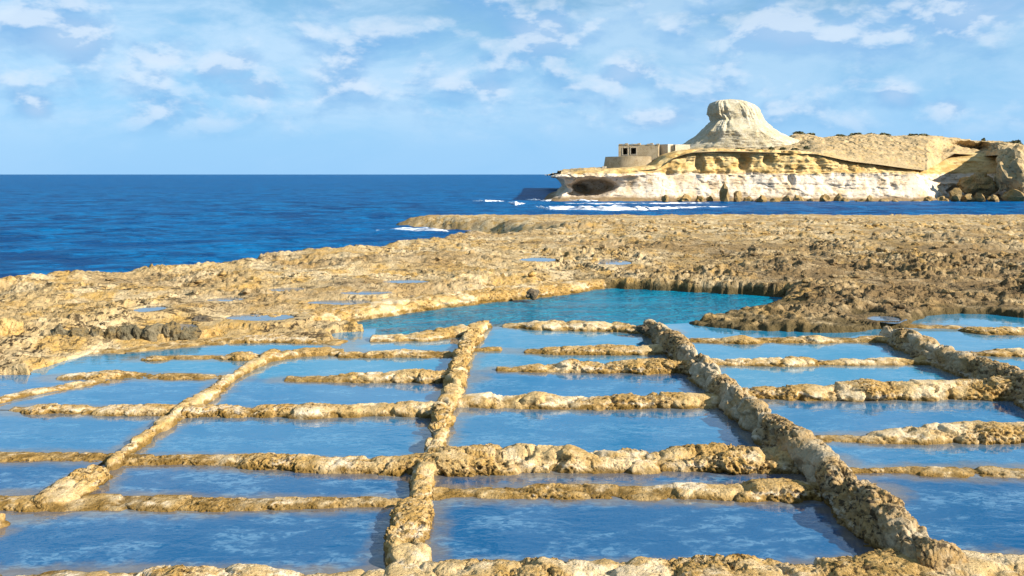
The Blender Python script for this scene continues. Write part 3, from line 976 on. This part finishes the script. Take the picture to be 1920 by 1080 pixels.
pool(S, 'curved salt pan below the pale bank at left, in front of the blackened ledge', [(235, 668), (510, 668), (640, 662), (650, 640), (500, 634), (240, 645)])
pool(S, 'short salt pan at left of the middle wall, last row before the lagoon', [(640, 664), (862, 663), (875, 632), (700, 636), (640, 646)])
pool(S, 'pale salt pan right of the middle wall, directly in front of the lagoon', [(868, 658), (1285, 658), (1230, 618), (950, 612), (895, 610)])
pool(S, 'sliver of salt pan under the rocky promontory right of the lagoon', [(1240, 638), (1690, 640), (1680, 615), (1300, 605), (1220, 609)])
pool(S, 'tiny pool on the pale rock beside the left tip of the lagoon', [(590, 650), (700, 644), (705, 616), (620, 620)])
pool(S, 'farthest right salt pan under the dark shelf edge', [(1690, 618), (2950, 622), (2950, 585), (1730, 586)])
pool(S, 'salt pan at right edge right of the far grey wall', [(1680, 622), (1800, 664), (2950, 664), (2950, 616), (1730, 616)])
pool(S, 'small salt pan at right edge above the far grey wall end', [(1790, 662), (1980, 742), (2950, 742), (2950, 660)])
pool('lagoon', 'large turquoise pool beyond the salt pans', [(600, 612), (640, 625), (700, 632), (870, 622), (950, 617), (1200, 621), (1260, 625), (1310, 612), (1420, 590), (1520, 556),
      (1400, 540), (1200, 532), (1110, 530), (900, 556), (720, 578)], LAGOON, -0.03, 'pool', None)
for (px_, py_, pz_, rx_, ry_, lab_) in PUD:
    n_ = 28
    a_ = np.linspace(0, 2 * np.pi, n_, endpoint=False)
    rr_ = 1.25 + 0.12 * np.sin(a_ * 3 + px_) + 0.08 * np.sin(a_ * 5 + py_)
    ring_ = np.stack([np.cos(a_) * rx_ * rr_, np.sin(a_) * ry_ * rr_, np.zeros(n_)], 1)
    me_ = bpy.data.meshes.new('puddle')
    me_.from_pydata([tuple(p) for p in ring_], [], [list(range(n_))])
    me_.materials.append(PUDDLE)
    o_ = bpy.data.objects.new('puddle', me_)
    o_.location = (px_, py_, pz_)
    scene.collection.objects.link(o_)
    tag(o_, lab_, 'puddle', 'puddles on the rock shelf')

# ------------------------------------------------------------------ headland: cliff, plateau, hill
COAST = [(1028, 60), (1026, 40), (1022, 22), (1020, 8), (1024, 3), (1040, 0), (1160, 0), (1300, 1.5), (1500, 1), (1740, 2), (1770, 8), (1800, 14), (1840, 16), (1862, 8), (1885, 3), (1960, 0), (2200, -3), (2700, -8)]


def tab(u, t):
    return np.interp(u, [p[0] for p in t], [p[1] for p in t])


T_WHITE = [(1000, 333), (1040, 331), (1100, 332), (1200, 330), (1260, 328), (1300, 326), (1400, 330), (1500, 325), (1740, 322), (1790, 345), (1850, 345), (1880, 340), (2700, 335)]
T_TOP = [(1000, 328), (1040, 325), (1100, 320), (1160, 316.5), (1200, 314.5), (1235, 311), (1250, 302), (1262, 292), (1285, 284), (1300, 281), (1350, 279), (1450, 281), (1530, 284), (1560, 290), (1600, 299), (1650, 305), (1700, 312), (1735, 316), (1760, 300), (1790, 278), (1830, 280), (1870, 285), (1920, 282), (2700, 270)]
T_SKY = [(1000, 326), (1150, 314), (1250, 300), (1280, 282), (1300, 278), (1440, 277), (1470, 262), (1490, 254), (1530, 257), (1545, 260.5), (1560, 258), (1600, 255.5), (1700, 256.5), (1750, 258), (1800, 262), (1850, 266.5), (1880, 269), (1920, 274), (2100, 280), (2700, 275)]
Y0 = 167.0


def build_cliff():
    cx = np.array([(u - 960) / F * (Y0 + dy) for u, dy in COAST])
    cy = np.array([Y0 + dy for u, dy in COAST])
    s = np.concatenate([[0], np.cumsum(np.hypot(np.diff(cx), np.diff(cy)))])
    # dense near the view, coarse past the right edge
    n = 900
    t = np.linspace(0, s[-1], n)
    X, Yc = np.interp(t, s, cx), np.interp(t, s, cy)
    ker = np.hanning(17)
    ker /= ker.sum()
    X = np.convolve(np.pad(X, 8, mode='reflect', reflect_type='odd'), ker, 'valid')
    Yc = np.convolve(np.pad(Yc, 8, mode='reflect', reflect_type='odd'), ker, 'valid')
    tx, ty = np.gradient(X), np.gradient(Yc)
    ker2 = np.hanning(41)
    ker2 /= ker2.sum()
    tx = np.convolve(np.pad(tx, 20, mode='edge'), ker2, 'valid')
    ty = np.convolve(np.pad(ty, 20, mode='edge'), ker2, 'valid')
    L = np.hypot(tx, ty)
    nx, ny = -ty / L, tx / L            # inland
    u = 960 + X / Yc * F
    u_eff = np.maximum(u, 1030)
    zw = zat(tab(u_eff, T_WHITE), Y0 + 3)
    zt = zat(tab(u_eff, T_TOP), Y0 + 6)
    # profile control: fraction, inset, height
    tip = 1 - sstep(u, 1150, 1260)
    apron = sstep(u, 1150, 1200) * (1 - sstep(u, 1260, 1320))
    gully = sstep(u, 1738, 1765) * (1 - sstep(u, 1850, 1870))
    k = [0, .12, .2, .34, .50, .56, .60, .80, .90, 1.0]
    inset = [-1.0 + 0 * u, 0 * u, 0.8 + 1.5 * tip - 0.5 * apron, 1.7 + 2.2 * tip, 2.2 + 0.3 * tip + 0.5 * apron, 2.2 - 0.9 * tip + 0.9 * apron, 3.0 - 1.5 * tip + 4 * gully, 3.6 - 1.4 * tip + 8 * gully, 4.5 - 0.8 * tip + 12 * gully, 9.0 + 14 * gully]
    H = [-4.0 + 0 * u, -2.3 + 0 * u, -1.5 + 0 * u, (zw - 1.5) * 0.42, zw - 0.25, zw, zw + 0.15, zw + (zt - zw) * 0.7, zt, zt + 0.15]
    m = 150
    kk = np.linspace(0, 1, m)
    INS = np.zeros((m, n))
    ZZ = np.zeros((m, n))
    IA, HA = np.array(inset), np.array(H)
    for j in range(n):
        INS[:, j] = np.interp(kk, k, IA[:, j])
        ZZ[:, j] = np.interp(kk, k, HA[:, j])
    V = np.stack([X[None, :] + nx[None, :] * INS, Yc[None, :] + ny[None, :] * INS, ZZ], -1)
    P = V.reshape(-1, 3)
    # erosion in and out of the face
    d = fbm(P * np.array([.16, .16, .10]), 3) * 1.2 + fbm(P * np.array([.5, .5, .32]) + 7, 4, 0.55) * 0.9 + fbm(P * 1.6 + 3, 3, .6, True) * 0.22
    band = fbm(np.stack([P[:, 0] * .03, P[:, 1] * .03, P[:, 2] * 1.6], 1), 3) * 0.45
    w, cid = worley(P * np.array([.55, .55, .8]))
    d += band + (cid - 0.5) * 0.55
    smooth_zone = np.repeat((sstep(u, 1700, 1715) * (1 - sstep(u, 1735, 1750)))[None, :], m, 0).ravel()
    ap = np.repeat((apron + 0.5 * tip)[None, :], m, 0).ravel()
    d *= (1 - 0.75 * smooth_zone * (P[:, 2] < 3)) * (1 - 0.45 * np.clip(ap, 0, 1))
    ramp = np.repeat((sstep(kk, 0.05, 0.2) * (1 - 0.75 * sstep(kk, 0.88, 0.96)))[:, None], n, 1).ravel()
    zwc = np.repeat(zw[None, :], m, 0).ravel()
    d *= 0.62 + 0.38 * sstep(P[:, 2], zwc - 0.6, zwc)
    d *= ramp
    uu = 960 + P[:, 0] / P[:, 1] * F + 7 * fbm(P * 0.35 + 90, 3)
    vv = VH + (CH - P[:, 2]) * F / P[:, 1] + 7 * fbm(P * 0.35 + 120, 3)
    # wave-cut cave and alcoves: centre, half width, half height in px of the photo's scale, depth in metres
    for (a, b, ra, rb, dep) in ((1116, 349, 40, 17, 6.0), (1085, 358, 30, 13, 3.0), (1396, 306, 12, 18, 1.2), (1440, 301, 10, 16, 0.9), (1314, 303, 8, 19, 0.9),
                                (1482, 338, 6, 14, 0.7), (1795, 358, 16, 9, 2.0), (1250, 325, 14, 9, 0.8)):
        e = ((uu - a) / ra) ** 2 + ((vv - b) / rb) ** 2
        d += dep * (1 - sstep(e, 0.15, 1.3))
    NX, NY = np.repeat(nx[None, :], m, 0).ravel(), np.repeat(ny[None, :], m, 0).ravel()
    P = P.copy()
    P[:, 0] += NX * d
    P[:, 1] += NY * d
    P[:, 2] += ramp * fbm(P * .8 + 60, 3) * 0.25
    return structure(link('cliff', P, grid_faces(m, n, False), CLIFF))


build_cliff()


def build_plateau():
    us = np.concatenate([np.linspace(1052, 1930, 520), np.linspace(1940, 2700, 40)])
    dys = np.concatenate([np.linspace(2.6, 30, 70), np.linspace(31, 46, 40), np.linspace(48, 160, 12)])
    U, D = np.meshgrid(us, dys)
    coast = np.interp(us, [1052, 1160, 1300, 1740, 1770, 1800, 1840, 1862, 1885, 1960, 2700], [0, 0, 1.5, 2, 8, 14, 16, 8, 3, 0, -8])
    gul = np.interp(us, [1738, 1765, 1850, 1870], [0, 1, 1, 0]) * 12
    Y = Y0 + D + (coast + gul)[None, :] * (1 - sstep(D, 10, 42))
    zt = zat(tab(us, T_TOP), Y0 + 6)[None, :]
    ysky = Y0 + 42
    zs = zat(tab(us, T_SKY), ysky)[None, :]
    zs = np.maximum(zs, zt + 0.1)
    # terrace, then a slope that rises to the upper plateau
    a = np.interp(us, [1000, 1280, 1500, 1540, 1600, 1740, 1780, 2700], [.35, .3, .30, .08, .05, .05, .1, .1])[None, :]
    t = np.clip(D / 42.0, 0, 1)
    rise = sstep(t, 0, 1) * 0
    tt = np.clip((t - a) / (1 - a), 0, 1)
    rise = 1 - (1 - tt) ** 1.6
    Z = zt + (zs - zt) * rise + 0.05
    Z -= 0.01 * np.clip(D - 42, 0, None)
    X = (U - 960) / F * np.minimum(Y, ysky + 4)
    P = np.stack([X.ravel(), Y.ravel(), Z.ravel()], 1)
    q = P * np.array([1, 1, 0])
    dz = fbm(q * 0.12, 3) * 0.7 + fbm(q * 0.4 + 4, 4, .55) * 0.55 + fbm(q * 1.3 + 8, 3, .6, True) * 0.2
    # rain gullies down the slope
    dz += -0.35 * np.maximum(0, fbm(q * np.array([.55, .12, 1]) + 20, 3, .5, True) - 0.35) * (1 - np.abs(2 * np.repeat(tt.ravel()[:, None], 1, 1).ravel() - 1)) * 2
    P[:, 0] += fbm(P * np.array([.1, .25, .35]) + 77, 4, .6) * 2.0 * sstep(D.ravel(), 5, 15)
    edge = sstep(D.ravel(), 2.6, 7)
    P[:, 2] += dz * edge - (1 - edge) * 0.6
    return structure(link('plateau', P, grid_faces(*U.shape), EARTH))


build_plateau()


def build_hill():
    """flat-topped clay cone: separate left and right outlines, traced in heights"""
    yc = Y0 + 30
    sc = yc / F
    # row, left column, right column of the outline
    T = [(187, 1362, 1378), (189, 1346, 1392), (192, 1338, 1402), (197, 1334.5, 1412), (205, 1334, 1421), (213, 1334, 1425), (220, 1338, 1427), (226, 1340, 1430), (233, 1333, 1436), (241, 1324, 1444), (250, 1313, 1458), (259, 1300, 1480), (268, 1286, 1512), (276, 1270, 1530), (284, 1248, 1580)]
    v = np.array([t[0] for t in T], float)
    l = np.array([t[1] for t in T], float)
    r = np.array([t[2] for t in T], float)
    m, n = 130, 220
    vv = np.linspace(0, 1, m)
    vv = v[0] + (v[-1] - v[0]) * vv
    lv, rv = np.interp(vv, v, l), np.interp(vv, v, r)
    c = (lv + rv) / 2
    a = (rv - lv) / 2
    th = np.linspace(0, 2 * np.pi, n)
    # squarish towards the left so that the left flank is one plane in shade
    ca, sa = np.cos(th), np.sin(th)
    sq = (0.33 + 0.55 * sstep(vv, 228, 262))[:, None]
    cs = np.sign(ca)[None, :] * np.abs(ca)[None, :] ** np.where(ca[None, :] < 0, sq, 0.95)
    sn = np.sign(sa)[None, :] * np.abs(sa)[None, :] ** np.where(ca[None, :] < 0, sq, 0.95)
    X = ((c[:, None] - 960) + a[:, None] * cs) * sc
    ydepth = np.minimum(a, 70) * sc
    Y = yc + ydepth[:, None] * sn
    Z = np.repeat(zat(vv, yc)[:, None], n, 1)
    P = np.stack([X, Y, Z], -1).reshape(-1, 3)
    q = P - np.array([0, 0, 0])
    flute = fbm(np.stack([np.tile(np.cos(th) * 5, m), np.tile(np.sin(th) * 5, m), P[:, 2] * 0.12], 1), 4, .55)
    d = flute * 0.7 + fbm(q * 0.6, 3) * 0.35 + fbm(q * 1.8, 3, .6, True) * 0.22 + fbm(np.stack([P[:, 0] * .12, P[:, 1] * .12, P[:, 2] * 1.0], 1), 3) * 0.2
    hole = 0
    uu = 960 + P[:, 0] / P[:, 1] * F
    ww = VH + (CH - P[:, 2]) * F / P[:, 1]
    fr = P[:, 1] < yc
    for (pa, pb, ra, rb, dep) in ((1359, 212, 9, 4.5, 0.9), (1391, 212, 4, 6, 0.6), (1363, 238, 3, 10, 0.7), (1349, 205, 4, 16, -0.5)):
        hole = hole + dep * np.exp(-((uu - pa) / ra) ** 2 - ((ww - pb) / rb) ** 2) * fr
    cx = (c * 1.0 - 960) * sc
    dirx = P[:, 0] - np.repeat(cx, n)
    diry = P[:, 1] - yc
    ln = np.hypot(dirx, diry) + 0.3
    amt = np.repeat(np.clip(a / 20, 0.1, 1), n)
    P[:, 0] += dirx / ln * (d - 0) * amt
    P[:, 1] += diry / ln * (d - hole) * amt
    top = np.array([[cx[0], yc, Z[0, 0] + 0.15]])
    V = np.concatenate([P, top])
    o = structure(link('hill', V, grid_faces(m, n, True), CLAY))
    # close the summit
    tri = bpy.data.meshes.new('hill_top')
    ring = [tuple(p) for p in P[:n]] + [tuple(top[0])]
    tri.from_pydata(ring, [], [(i, (i + 1) % n, n) for i in range(n - 1)])
    tri.materials.append(CLAY)
    to = bpy.data.objects.new('hill_top', tri)
    scene.collection.objects.link(to)
    to.parent = o


build_hill()

# ------------------------------------------------------------------ stone battery on the headland
def box_mesh(name, x0, x1, y0, y1, z0, z1, mat, parent, rot=None):
    v = [(x, y, z) for z in (z0, z1) for y in (y0, y1) for x in (x0, x1)]
    f = [(0, 2, 3, 1), (4, 5, 7, 6), (0, 1, 5, 4), (2, 6, 7, 3), (0, 4, 6, 2), (1, 3, 7, 5)]
    if rot is None:
        return link(name, v, f, mat, parent=parent, smooth=False)
    o = link(name, v, f, mat, ((x0 + x1) / 2, (y0 + y1) / 2, 0), parent=parent, smooth=False)
    o.rotation_euler[2] = rot
    return o


def wall_with_holes(name, x0, x1, z0, z1, y0, thick, holes, mat, parent):
    """wall in the local xz plane with real openings, ragged top"""
    xs = sorted({x0, x1, *[h[0] for h in holes], *[h[1] for h in holes]})
    zs = sorted({z0, z1, *[h[2] for h in holes], *[h[3] for h in holes]})
    xs = sorted(set(xs) | set(np.linspace(x0, x1, 22).tolist()))
    vs_, fs, idx = [], [], {}

    def vid(x, y, z):
        key = (round(x, 4), round(y, 4), round(z, 4))
        if key not in idx:
            idx[key] = len(vs_)
            zz = z
            if abs(z - z1) < 1e-6:
                zz = z + 0.12 * math.sin(x * 5.1) * math.sin(x * 1.7 + 1)
            vs_.append((x, y, zz))
        return idx[key]

    def solid(i, j):
        if i < 0 or j < 0 or i >= len(xs) - 1 or j >= len(zs) - 1:
            return False
        cx, cz = (xs[i] + xs[i + 1]) / 2, (zs[j] + zs[j + 1]) / 2
        return not any(h[0] < cx < h[1] and h[2] < cz < h[3] for h in holes)
    y1 = y0 + thick
    for i in range(len(xs) - 1):
        for j in range(len(zs) - 1):
            if not solid(i, j):
                continue
            a, b, c, d = xs[i], xs[i + 1], zs[j], zs[j + 1]
            fs.append((vid(a, y0, c), vid(b, y0, c), vid(b, y0, d), vid(a, y0, d)))
            fs.append((vid(a, y1, c), vid(a, y1, d), vid(b, y1, d), vid(b, y1, c)))
            if not solid(i - 1, j):
                fs.append((vid(a, y0, c), vid(a, y0, d), vid(a, y1, d), vid(a, y1, c)))
            if not solid(i + 1, j):
                fs.append((vid(b, y0, c), vid(b, y1, c), vid(b, y1, d), vid(b, y0, d)))
            if not solid(i, j - 1):
                fs.append((vid(a, y0, c), vid(a, y1, c), vid(b, y1, c), vid(b, y0, c)))
            if not solid(i, j + 1):
                fs.append((vid(a, y0, d), vid(b, y0, d), vid(b, y1, d), vid(a, y1, d)))
    return link(name, vs_, fs, mat, parent=parent, smooth=False)


def build_battery():
    yb = Y0 + 11.0
    p = yb / F
    X = lambda u: (u - 960) * p
    Z = lambda v: zat(v, yb)
    root = bpy.data.objects.new('stone_battery', None)
    root.location = (X(1195), yb, Z(318))
    scene.collection.objects.link(root)
    tag(root, 'ruined stone coastal battery with two square windows and a curved gun platform', 'fort')
    ox, oz = X(1195), Z(318)
    lx = lambda u: X(u) - ox
    lz = lambda v: Z(v) - oz
    # blockhouse: seaward front slightly turned away from the sun
    wins = [(lx(1167.5), lx(1177), lz(290), lz(277)), (lx(1182.5), lx(1193), lz(289), lz(277))]
    front = wall_with_holes('front_wall', lx(1159.5), lx(1234), lz(319), lz(271), 0, 0.6, wins, MASON, root)
    back = wall_with_holes('back_wall', lx(1159.5), lx(1234), lz(319), lz(271), 7.0, 0.6, [], MASON, root)
    for u0, nm in ((1159.5, 'side_wall'), (1230, 'side_wall')):
        box_mesh(nm, lx(u0), lx(u0) + 0.45, 0.61, 6.99, lz(319), lz(271.5), MASON, root)
    box_mesh('roof', lx(1160) + .5, lx(1229), 0.61, 6.99, lz(275), lz(273), MASON, root)
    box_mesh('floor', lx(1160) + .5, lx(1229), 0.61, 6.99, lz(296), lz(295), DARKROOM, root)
    for h in wins:
        w = h[1] - h[0]
        fr = wall_with_holes('window_surround', h[0] - .10, h[1] + .10, h[2] - .10, h[3] + .10, -0.05, 0.12, [(h[0] + .02, h[1] - .02, h[2] + .02, h[3] - .02)], PALE_SUNLIT, front)
    for i in range(13):
        u = 1160 + i * 5.9
        if i in (3, 7, 8, 11):      # fallen
            continue
        box_mesh('coping_stone', lx(u), lx(u + 5.3), -0.08, 0.66, lz(271.8) + .1 * (i % 3 == 1), lz(269.6) + .12 * (i % 4 == 2), MASON, front)
    # wing set back at the right, full sun painted in as paler stone
    box_mesh('sunlit_wing', lx(1232), lx(1252), 1.0, 5.0, lz(319), lz(270.5), PALE_SUNLIT, root, math.radians(52))
    box_mesh('rear_wing', lx(1250.3), lx(1262), 1.5, 6.0, lz(316), lz(272.5), MASON, root)
    box_mesh('long_wall', lx(1260), lx(1290), 2.0, 3.0, lz(310), lz(271), PALE_SUNLIT, root, math.radians(30))
    # curved gun platform below, to the left
    n, m = 40, 10
    R = (X(1200) - X(1131)) * 0.82
    th = np.linspace(math.pi * 0.95, math.pi * 1.72, n)
    V, vv = [], np.linspace(0, 1, m)
    cx0, cy0 = lx(1186), 2.8
    for t in vv:
        r = R * (1.06 - 0.08 * t)
        for a in th:
            V.append((cx0 + r * math.cos(a), cy0 + r * 0.75 * math.sin(a), lz(320) + (lz(293.5) - lz(320)) * t))
    for a in th:
        V.append((cx0 + (R * .98 - .7) * math.cos(a), cy0 + (R * .98 - .7) * 0.75 * math.sin(a), lz(293.5)))
    for a in th:
        V.append((cx0 + (R * .98 - .7) * math.cos(a), cy0 + (R * .98 - .7) * 0.75 * math.sin(a), lz(302)))
    link('gun_platform', V, grid_faces(m + 2, n, True), MASON, parent=root, smooth=False)
    box_mesh('rubble_step', lx(1134), lx(1141), -3.6, -3.0, lz(319), lz(312), PALE_SUNLIT, root)
    return root


bat = build_battery()
bat.rotation_euler[2] = math.radians(-15)

# ------------------------------------------------------------------ boulders and shrubs
def blob_mesh(name, rx, ry, rz, seed, sub=4, rough=0.5):
    import bmesh
    bm = bmesh.new()
    bmesh.ops.create_icosphere(bm, subdivisions=sub, radius=1.0)
    P = np.array([v.co[:] for v in bm.verts])
    d, cid = worley(P * 1.3 + seed * 5.1)
    k = 1 + rough * (fbm(P * 1.1 + seed * 3.3, 3) * 1.3 + (cid - 0.5) * 0.6 + (0.45 - d) * 0.35 + 0.35 * fbm(P * 4 + seed, 3, .6, True) * 0.4)
    P = P * k[:, None] * np.array([rx, ry, rz])
    for v, p in zip(bm.verts, P):
        v.co = p
    me = bpy.data.meshes.new(name)
    bm.to_mesh(me)
    bm.free()
    return me


def boulder(u, v, wpx, hpx, y, label, mat, seed, name='boulder', group=None):
    p = y / F
    rx, rz = wpx * p * 0.5, hpx * p * 0.62
    me = blob_mesh(name, rx, rx * 0.8, rz, seed, sub=2 if name == 'boulder' else 4, rough=0.75 if name == 'boulder' else 0.5)
    for pl in me.polygons:
        pl.use_smooth = False
    me.materials.append(mat)
    o = bpy.data.objects.new(name, me)
    o.location = ((u - 960) * p, y, zat(v, y) - rz * 0.15 + rz * 0.3)
    o.rotation_euler = (0, 0, seed * 1.7)
    scene.collection.objects.link(o)
    return tag(o, label, 'boulder', group)


BOULDER = rock_material('boulder_stone', (0.34, 0.2448, 0.1156), (0.2448, 0.1632, 0.068), (0.306, 0.1904, 0.0612), (0.068, 0.0476, 0.0204), fs=0.25, wet=False)
ORD = ['first', 'second', 'third', 'fourth', 'fifth', 'sixth', 'seventh', 'eighth', 'ninth', 'tenth', 'eleventh', 'twelfth', 'thirteenth', 'fourteenth', 'fifteenth',
       'sixteenth', 'seventeenth', 'eighteenth', 'nineteenth', 'twentieth', 'twenty-first', 'twenty-second', 'twenty-third', 'twenty-fourth', 'twenty-fifth', 'twenty-sixth', 'twenty-seventh', 'twenty-eighth', 'twenty-ninth', 'thirtieth']
BL = [(1247, 372, 14, 14), (1284, 373, 26, 12), (1312, 373, 18, 12), (1330, 374, 16, 12), (1358, 366, 22, 26), (1384, 370, 18, 20), (1404, 375, 18, 14), (1428, 374, 24, 14), (1455, 376, 20, 10), (1476, 375, 18, 14), (1498, 374, 18, 14), (1520, 376, 16, 10), (1548, 374, 24, 13),
      (1572, 373, 20, 17), (1586, 376, 14, 11), (1612, 377, 18, 9), (1630, 375, 16, 14), (1656, 377, 18, 9), (1678, 377, 16, 8), (1716, 377, 18, 8), (1742, 375, 20, 11), (1768, 374, 18, 12), (1790, 366, 26, 20), (1815, 372, 26, 15), (1838, 370, 22, 14), (1862, 372, 20, 13), (1900, 368, 40, 22)]
for i, (u, v, w, h) in enumerate(BL):
    lab = f'{ORD[i]} boulder from the left along the foot of the far cliff'
    boulder(u, v + 3, w, h, Y0 - 0.5 - (i * 37 % 10) * 0.16, lab, BOULDER, i + 3, group='boulders along the cliff foot')
for i, (u, v, w, h, y, lab) in enumerate([(1830, 350, 70, 34, Y0 + 8, 'orange rock mound in front of the dark hollow at far right'),
                                         (1905, 325, 66, 60, Y0 + 2.0, 'dark fractured crag at the right end of the far cliff'),
                                         (1880, 335, 30, 40, Y0 + 3.5, 'slanting dark slab left of the crag at far right')]):
    boulder(u, v, w, h, y, lab, BOULDER if i == 0 else EARTH, 60 + i, name='crag')


def shrub_mesh(seed, n=260):
    r = np.random.RandomState(seed)
    d = r.normal(size=(n, 3))
    d[:, 2] = np.abs(d[:, 2])
    d /= np.linalg.norm(d, axis=1, keepdims=True)
    lump = 0.75 + 0.35 * fbm(d * 1.8 + seed, 2)
    c = d * (r.rand(n, 1) ** 0.35) * lump[:, None]
    s = 0.10 + 0.10 * r.rand(n)
    a = r.normal(size=(n, 3))
    a /= np.linalg.norm(a, axis=1, keepdims=True)
    b = np.cross(a, r.normal(size=(n, 3)))
    b /= np.linalg.norm(b, axis=1, keepdims=True)
    a, b = a * s[:, None], b * s[:, None] * 0.7
    V = np.concatenate([c - a - b, c + a - b, c + a + b, c - a + b])
    i = np.arange(n)
    return V, np.stack([i, i + n, i + 2 * n, i + 3 * n], 1)


SH = [(1382, 280, 12, 4, 176), (1391, 280, 14, 5, 177), (1425, 281, 16, 4, 176), (1446, 279, 12, 7, 176.5), (1468, 279, 14, 5, 177), (1490, 280, 16, 4, 177), (1512, 277, 10, 6, 178),
      (1498, 253, 22, 5, 208), (1520, 256, 18, 5, 208), (1575, 258, 22, 4, 208), (1606, 256, 26, 6, 208), (1632, 256, 22, 5, 208), (1658, 256, 22, 5, 208), (1712, 258, 24, 6, 208), (1732, 258, 22, 7, 208), (1760, 261, 18, 4, 208), (1844, 266, 8, 6, 208),
      (1884, 274, 22, 10, 206), (1904, 273, 28, 14, 206), (1795, 268, 16, 4, 207), (1540, 273, 8, 4, 190)]
SH.sort()
for i, (u, v, w, h, y) in enumerate(SH):
    V, Fc = shrub_mesh(100 + i)
    p = y / F
    V = V * np.array([w * p * 0.62, w * p * 0.5, h * p * 1.15])
    o = link('shrub', V, Fc, LEAF, smooth=False)
    o.location = ((u - 960) * p, y, zat(v + h * 0.5, y) + (0.55 if y > 200 else 0.1))
    tag(o, f'{ORD[i]} dark scrub bush from the left on the far headland', 'shrub', 'scrub on the headland')

# rocks one can pick out on the near shelf
for i, (u, v, w, h, m, lab) in enumerate([(18, 634, 62, 46, YELLOWROCK, 'square yellow rock block at the left picture edge'),
                                          (93, 602, 18, 20, DARKROCK, 'small dark pointed rock on the left shelf'),
                                          (380, 603, 52, 12, DARKROCK, 'flat dark rock beside a puddle above the blackened ledge'),
                                          (998, 553, 24, 14, DARKROCK, 'small dark rock on the far rim of the lagoon'),
                                          (1205, 618, 20, 14, DARKROCK, 'dark rock at the corner of lagoon and right grey wall')]):
    y = F * (CH - 0.12) / (v - VH)
    boulder(u, v, w, h, y, lab, m, 90 + i, name='rock')

# blackened ledge of cut rock at left
for i, (u, w, h) in enumerate([(112, 26, 30), (146, 40, 26), (182, 24, 24), (208, 24, 26), (234, 28, 28), (258, 22, 26), (290, 34, 28), (322, 34, 28), (358, 28, 20)]):
    y = F * (CH) / (650 - i * 1.2 - VH)
    o = boulder(u, 642 - i * 1.2, w * 1.35, h * 1.35, y + 0.1, f'{ORD[i]} blackened hummock from the left along the dark ledge', LEDGE, 120 + i, name='ledge_hummock', group='blackened hummocks of the left ledge')


# loose rubble on the shelf
def build_rubble():
    r = np.random.RandomState(5)
    n = 2600
    q = 1 / (1 / 15.0 + (1 / 60.0 - 1 / 15.0) * r.rand(n) ** 0.8)
    x = (r.rand(n) * 1.3 - 0.62) * q
    keep = (sd_poly(x, q, PAN_POLY) > 0.25) & (sd_poly(x, q, LAND) < -0.6)
    keep &= (r.rand(n) < 0.25 + 0.75 * sstep(x, 0, 5))
    x, y = x[keep], q[keep]
    z = shelf_height(x, y)
    n = len(x)
    import bmesh
    bases = []
    for k in range(6):
        me = blob_mesh('tmp', 1, 1, 0.7, 200 + k, sub=2, rough=0.5)
        bases.append((np.array([v.co[:] for v in me.vertices]), np.array([p.vertices[:] for p in me.polygons])))
        bpy.data.meshes.remove(me)
    Vs, Fs, o = [], [], 0
    for i in range(n):
        b, f = bases[i % 6]
        s = (0.02 + 0.07 * r.rand() ** 2.5) * (0.8 + y[i] / 45)
        a = r.rand() * 6.28
        ca, sa = math.cos(a), math.sin(a)
        v = b * s * np.array([1 + r.rand() * .6, 1, 0.6 + r.rand() * .5])
        v = np.stack([v[:, 0] * ca - v[:, 1] * sa + x[i], v[:, 0] * sa + v[:, 1] * ca + y[i], v[:, 2] + z[i] + s * 0.2], 1)
        Vs.append(v)
        Fs.append(f + o)
        o += len(b)
    ob = link('rubble', np.concatenate(Vs), np.concatenate(Fs), SHELF, smooth=False)
    ob['kind'] = 'stuff'
    tag(ob, 'loose broken limestone rubble strewn over the rock shelf', 'rubble')


build_rubble()

# ------------------------------------------------------------------ surf
def surf(label, pts, seed):
    """pts: u, v, thickness px"""
    n, m = 160, 14
    us = np.array([p[0] for p in pts], float)
    t = np.linspace(0, 1, n)
    u = np.interp(t, np.linspace(0, 1, len(pts)), us)
    v = np.interp(t, np.linspace(0, 1, len(pts)), [p[1] for p in pts])
    w = 1.35 * np.interp(t, np.linspace(0, 1, len(pts)), [p[2] for p in pts])
    V = []
    for j in range(m):
        k = j / (m - 1)
        yb = F * (CH - SEA_Z) / (v + w * 0.5 - VH)
        depth = w * 0.22
        y = yb + depth * k
        x = (u - 960) / F * yb
        nz = fbm(np.stack([x * 0.5, y * 0.5, np.full(n, seed)], 1), 4, .6)
        hgt = np.maximum(0.0, (w * yb / F) * 0.75 * math.sin(math.pi * min(1, k * 1.05)) ** 0.7 * (0.65 + 0.9 * nz))
        hgt *= np.sin(np.pi * np.clip(t, 0.02, 0.98)) ** 0.3
        V.append(np.stack([x, y + nz * 0.8, SEA_Z + 0.02 + hgt], 1))
    o = link('breaking_wave', np.concatenate(V), grid_faces(m, n), FOAM)
    tag(o, label, 'wave', 'white breaking waves')


surf('long white breaker rolling in front of the far headland', [(1005, 384, 8), (1030, 387, 12), (1100, 388, 12), (1180, 389, 10), (1260, 388, 6), (1340, 387, 3), (1380, 387, 1.5)], 1)
surf('small round white breaker off the tip of the far headland', [(952, 378, 4), (966, 379, 9), (985, 380, 4)], 2)
surf('thin white wave crest farthest out left of the headland tip', [(886, 376, 2), (910, 375, 6), (945, 376, 3)], 3)
surf('foam line washing the foot of the headland tip', [(985, 373, 4), (1010, 373, 7), (1040, 374, 5), (1100, 375, 5), (1160, 375, 3)], 4)
surf('white surf washing over the low rocky point', [(705, 431, 2), (735, 430, 7), (765, 429, 8), (800, 431, 9), (835, 433, 8), (862, 435, 3)], 5)
surf('second foam line close below the cliff foot', [(1060, 380, 3), (1140, 381, 4), (1220, 381, 3), (1300, 380, 2), (1330, 380, 1)], 6)
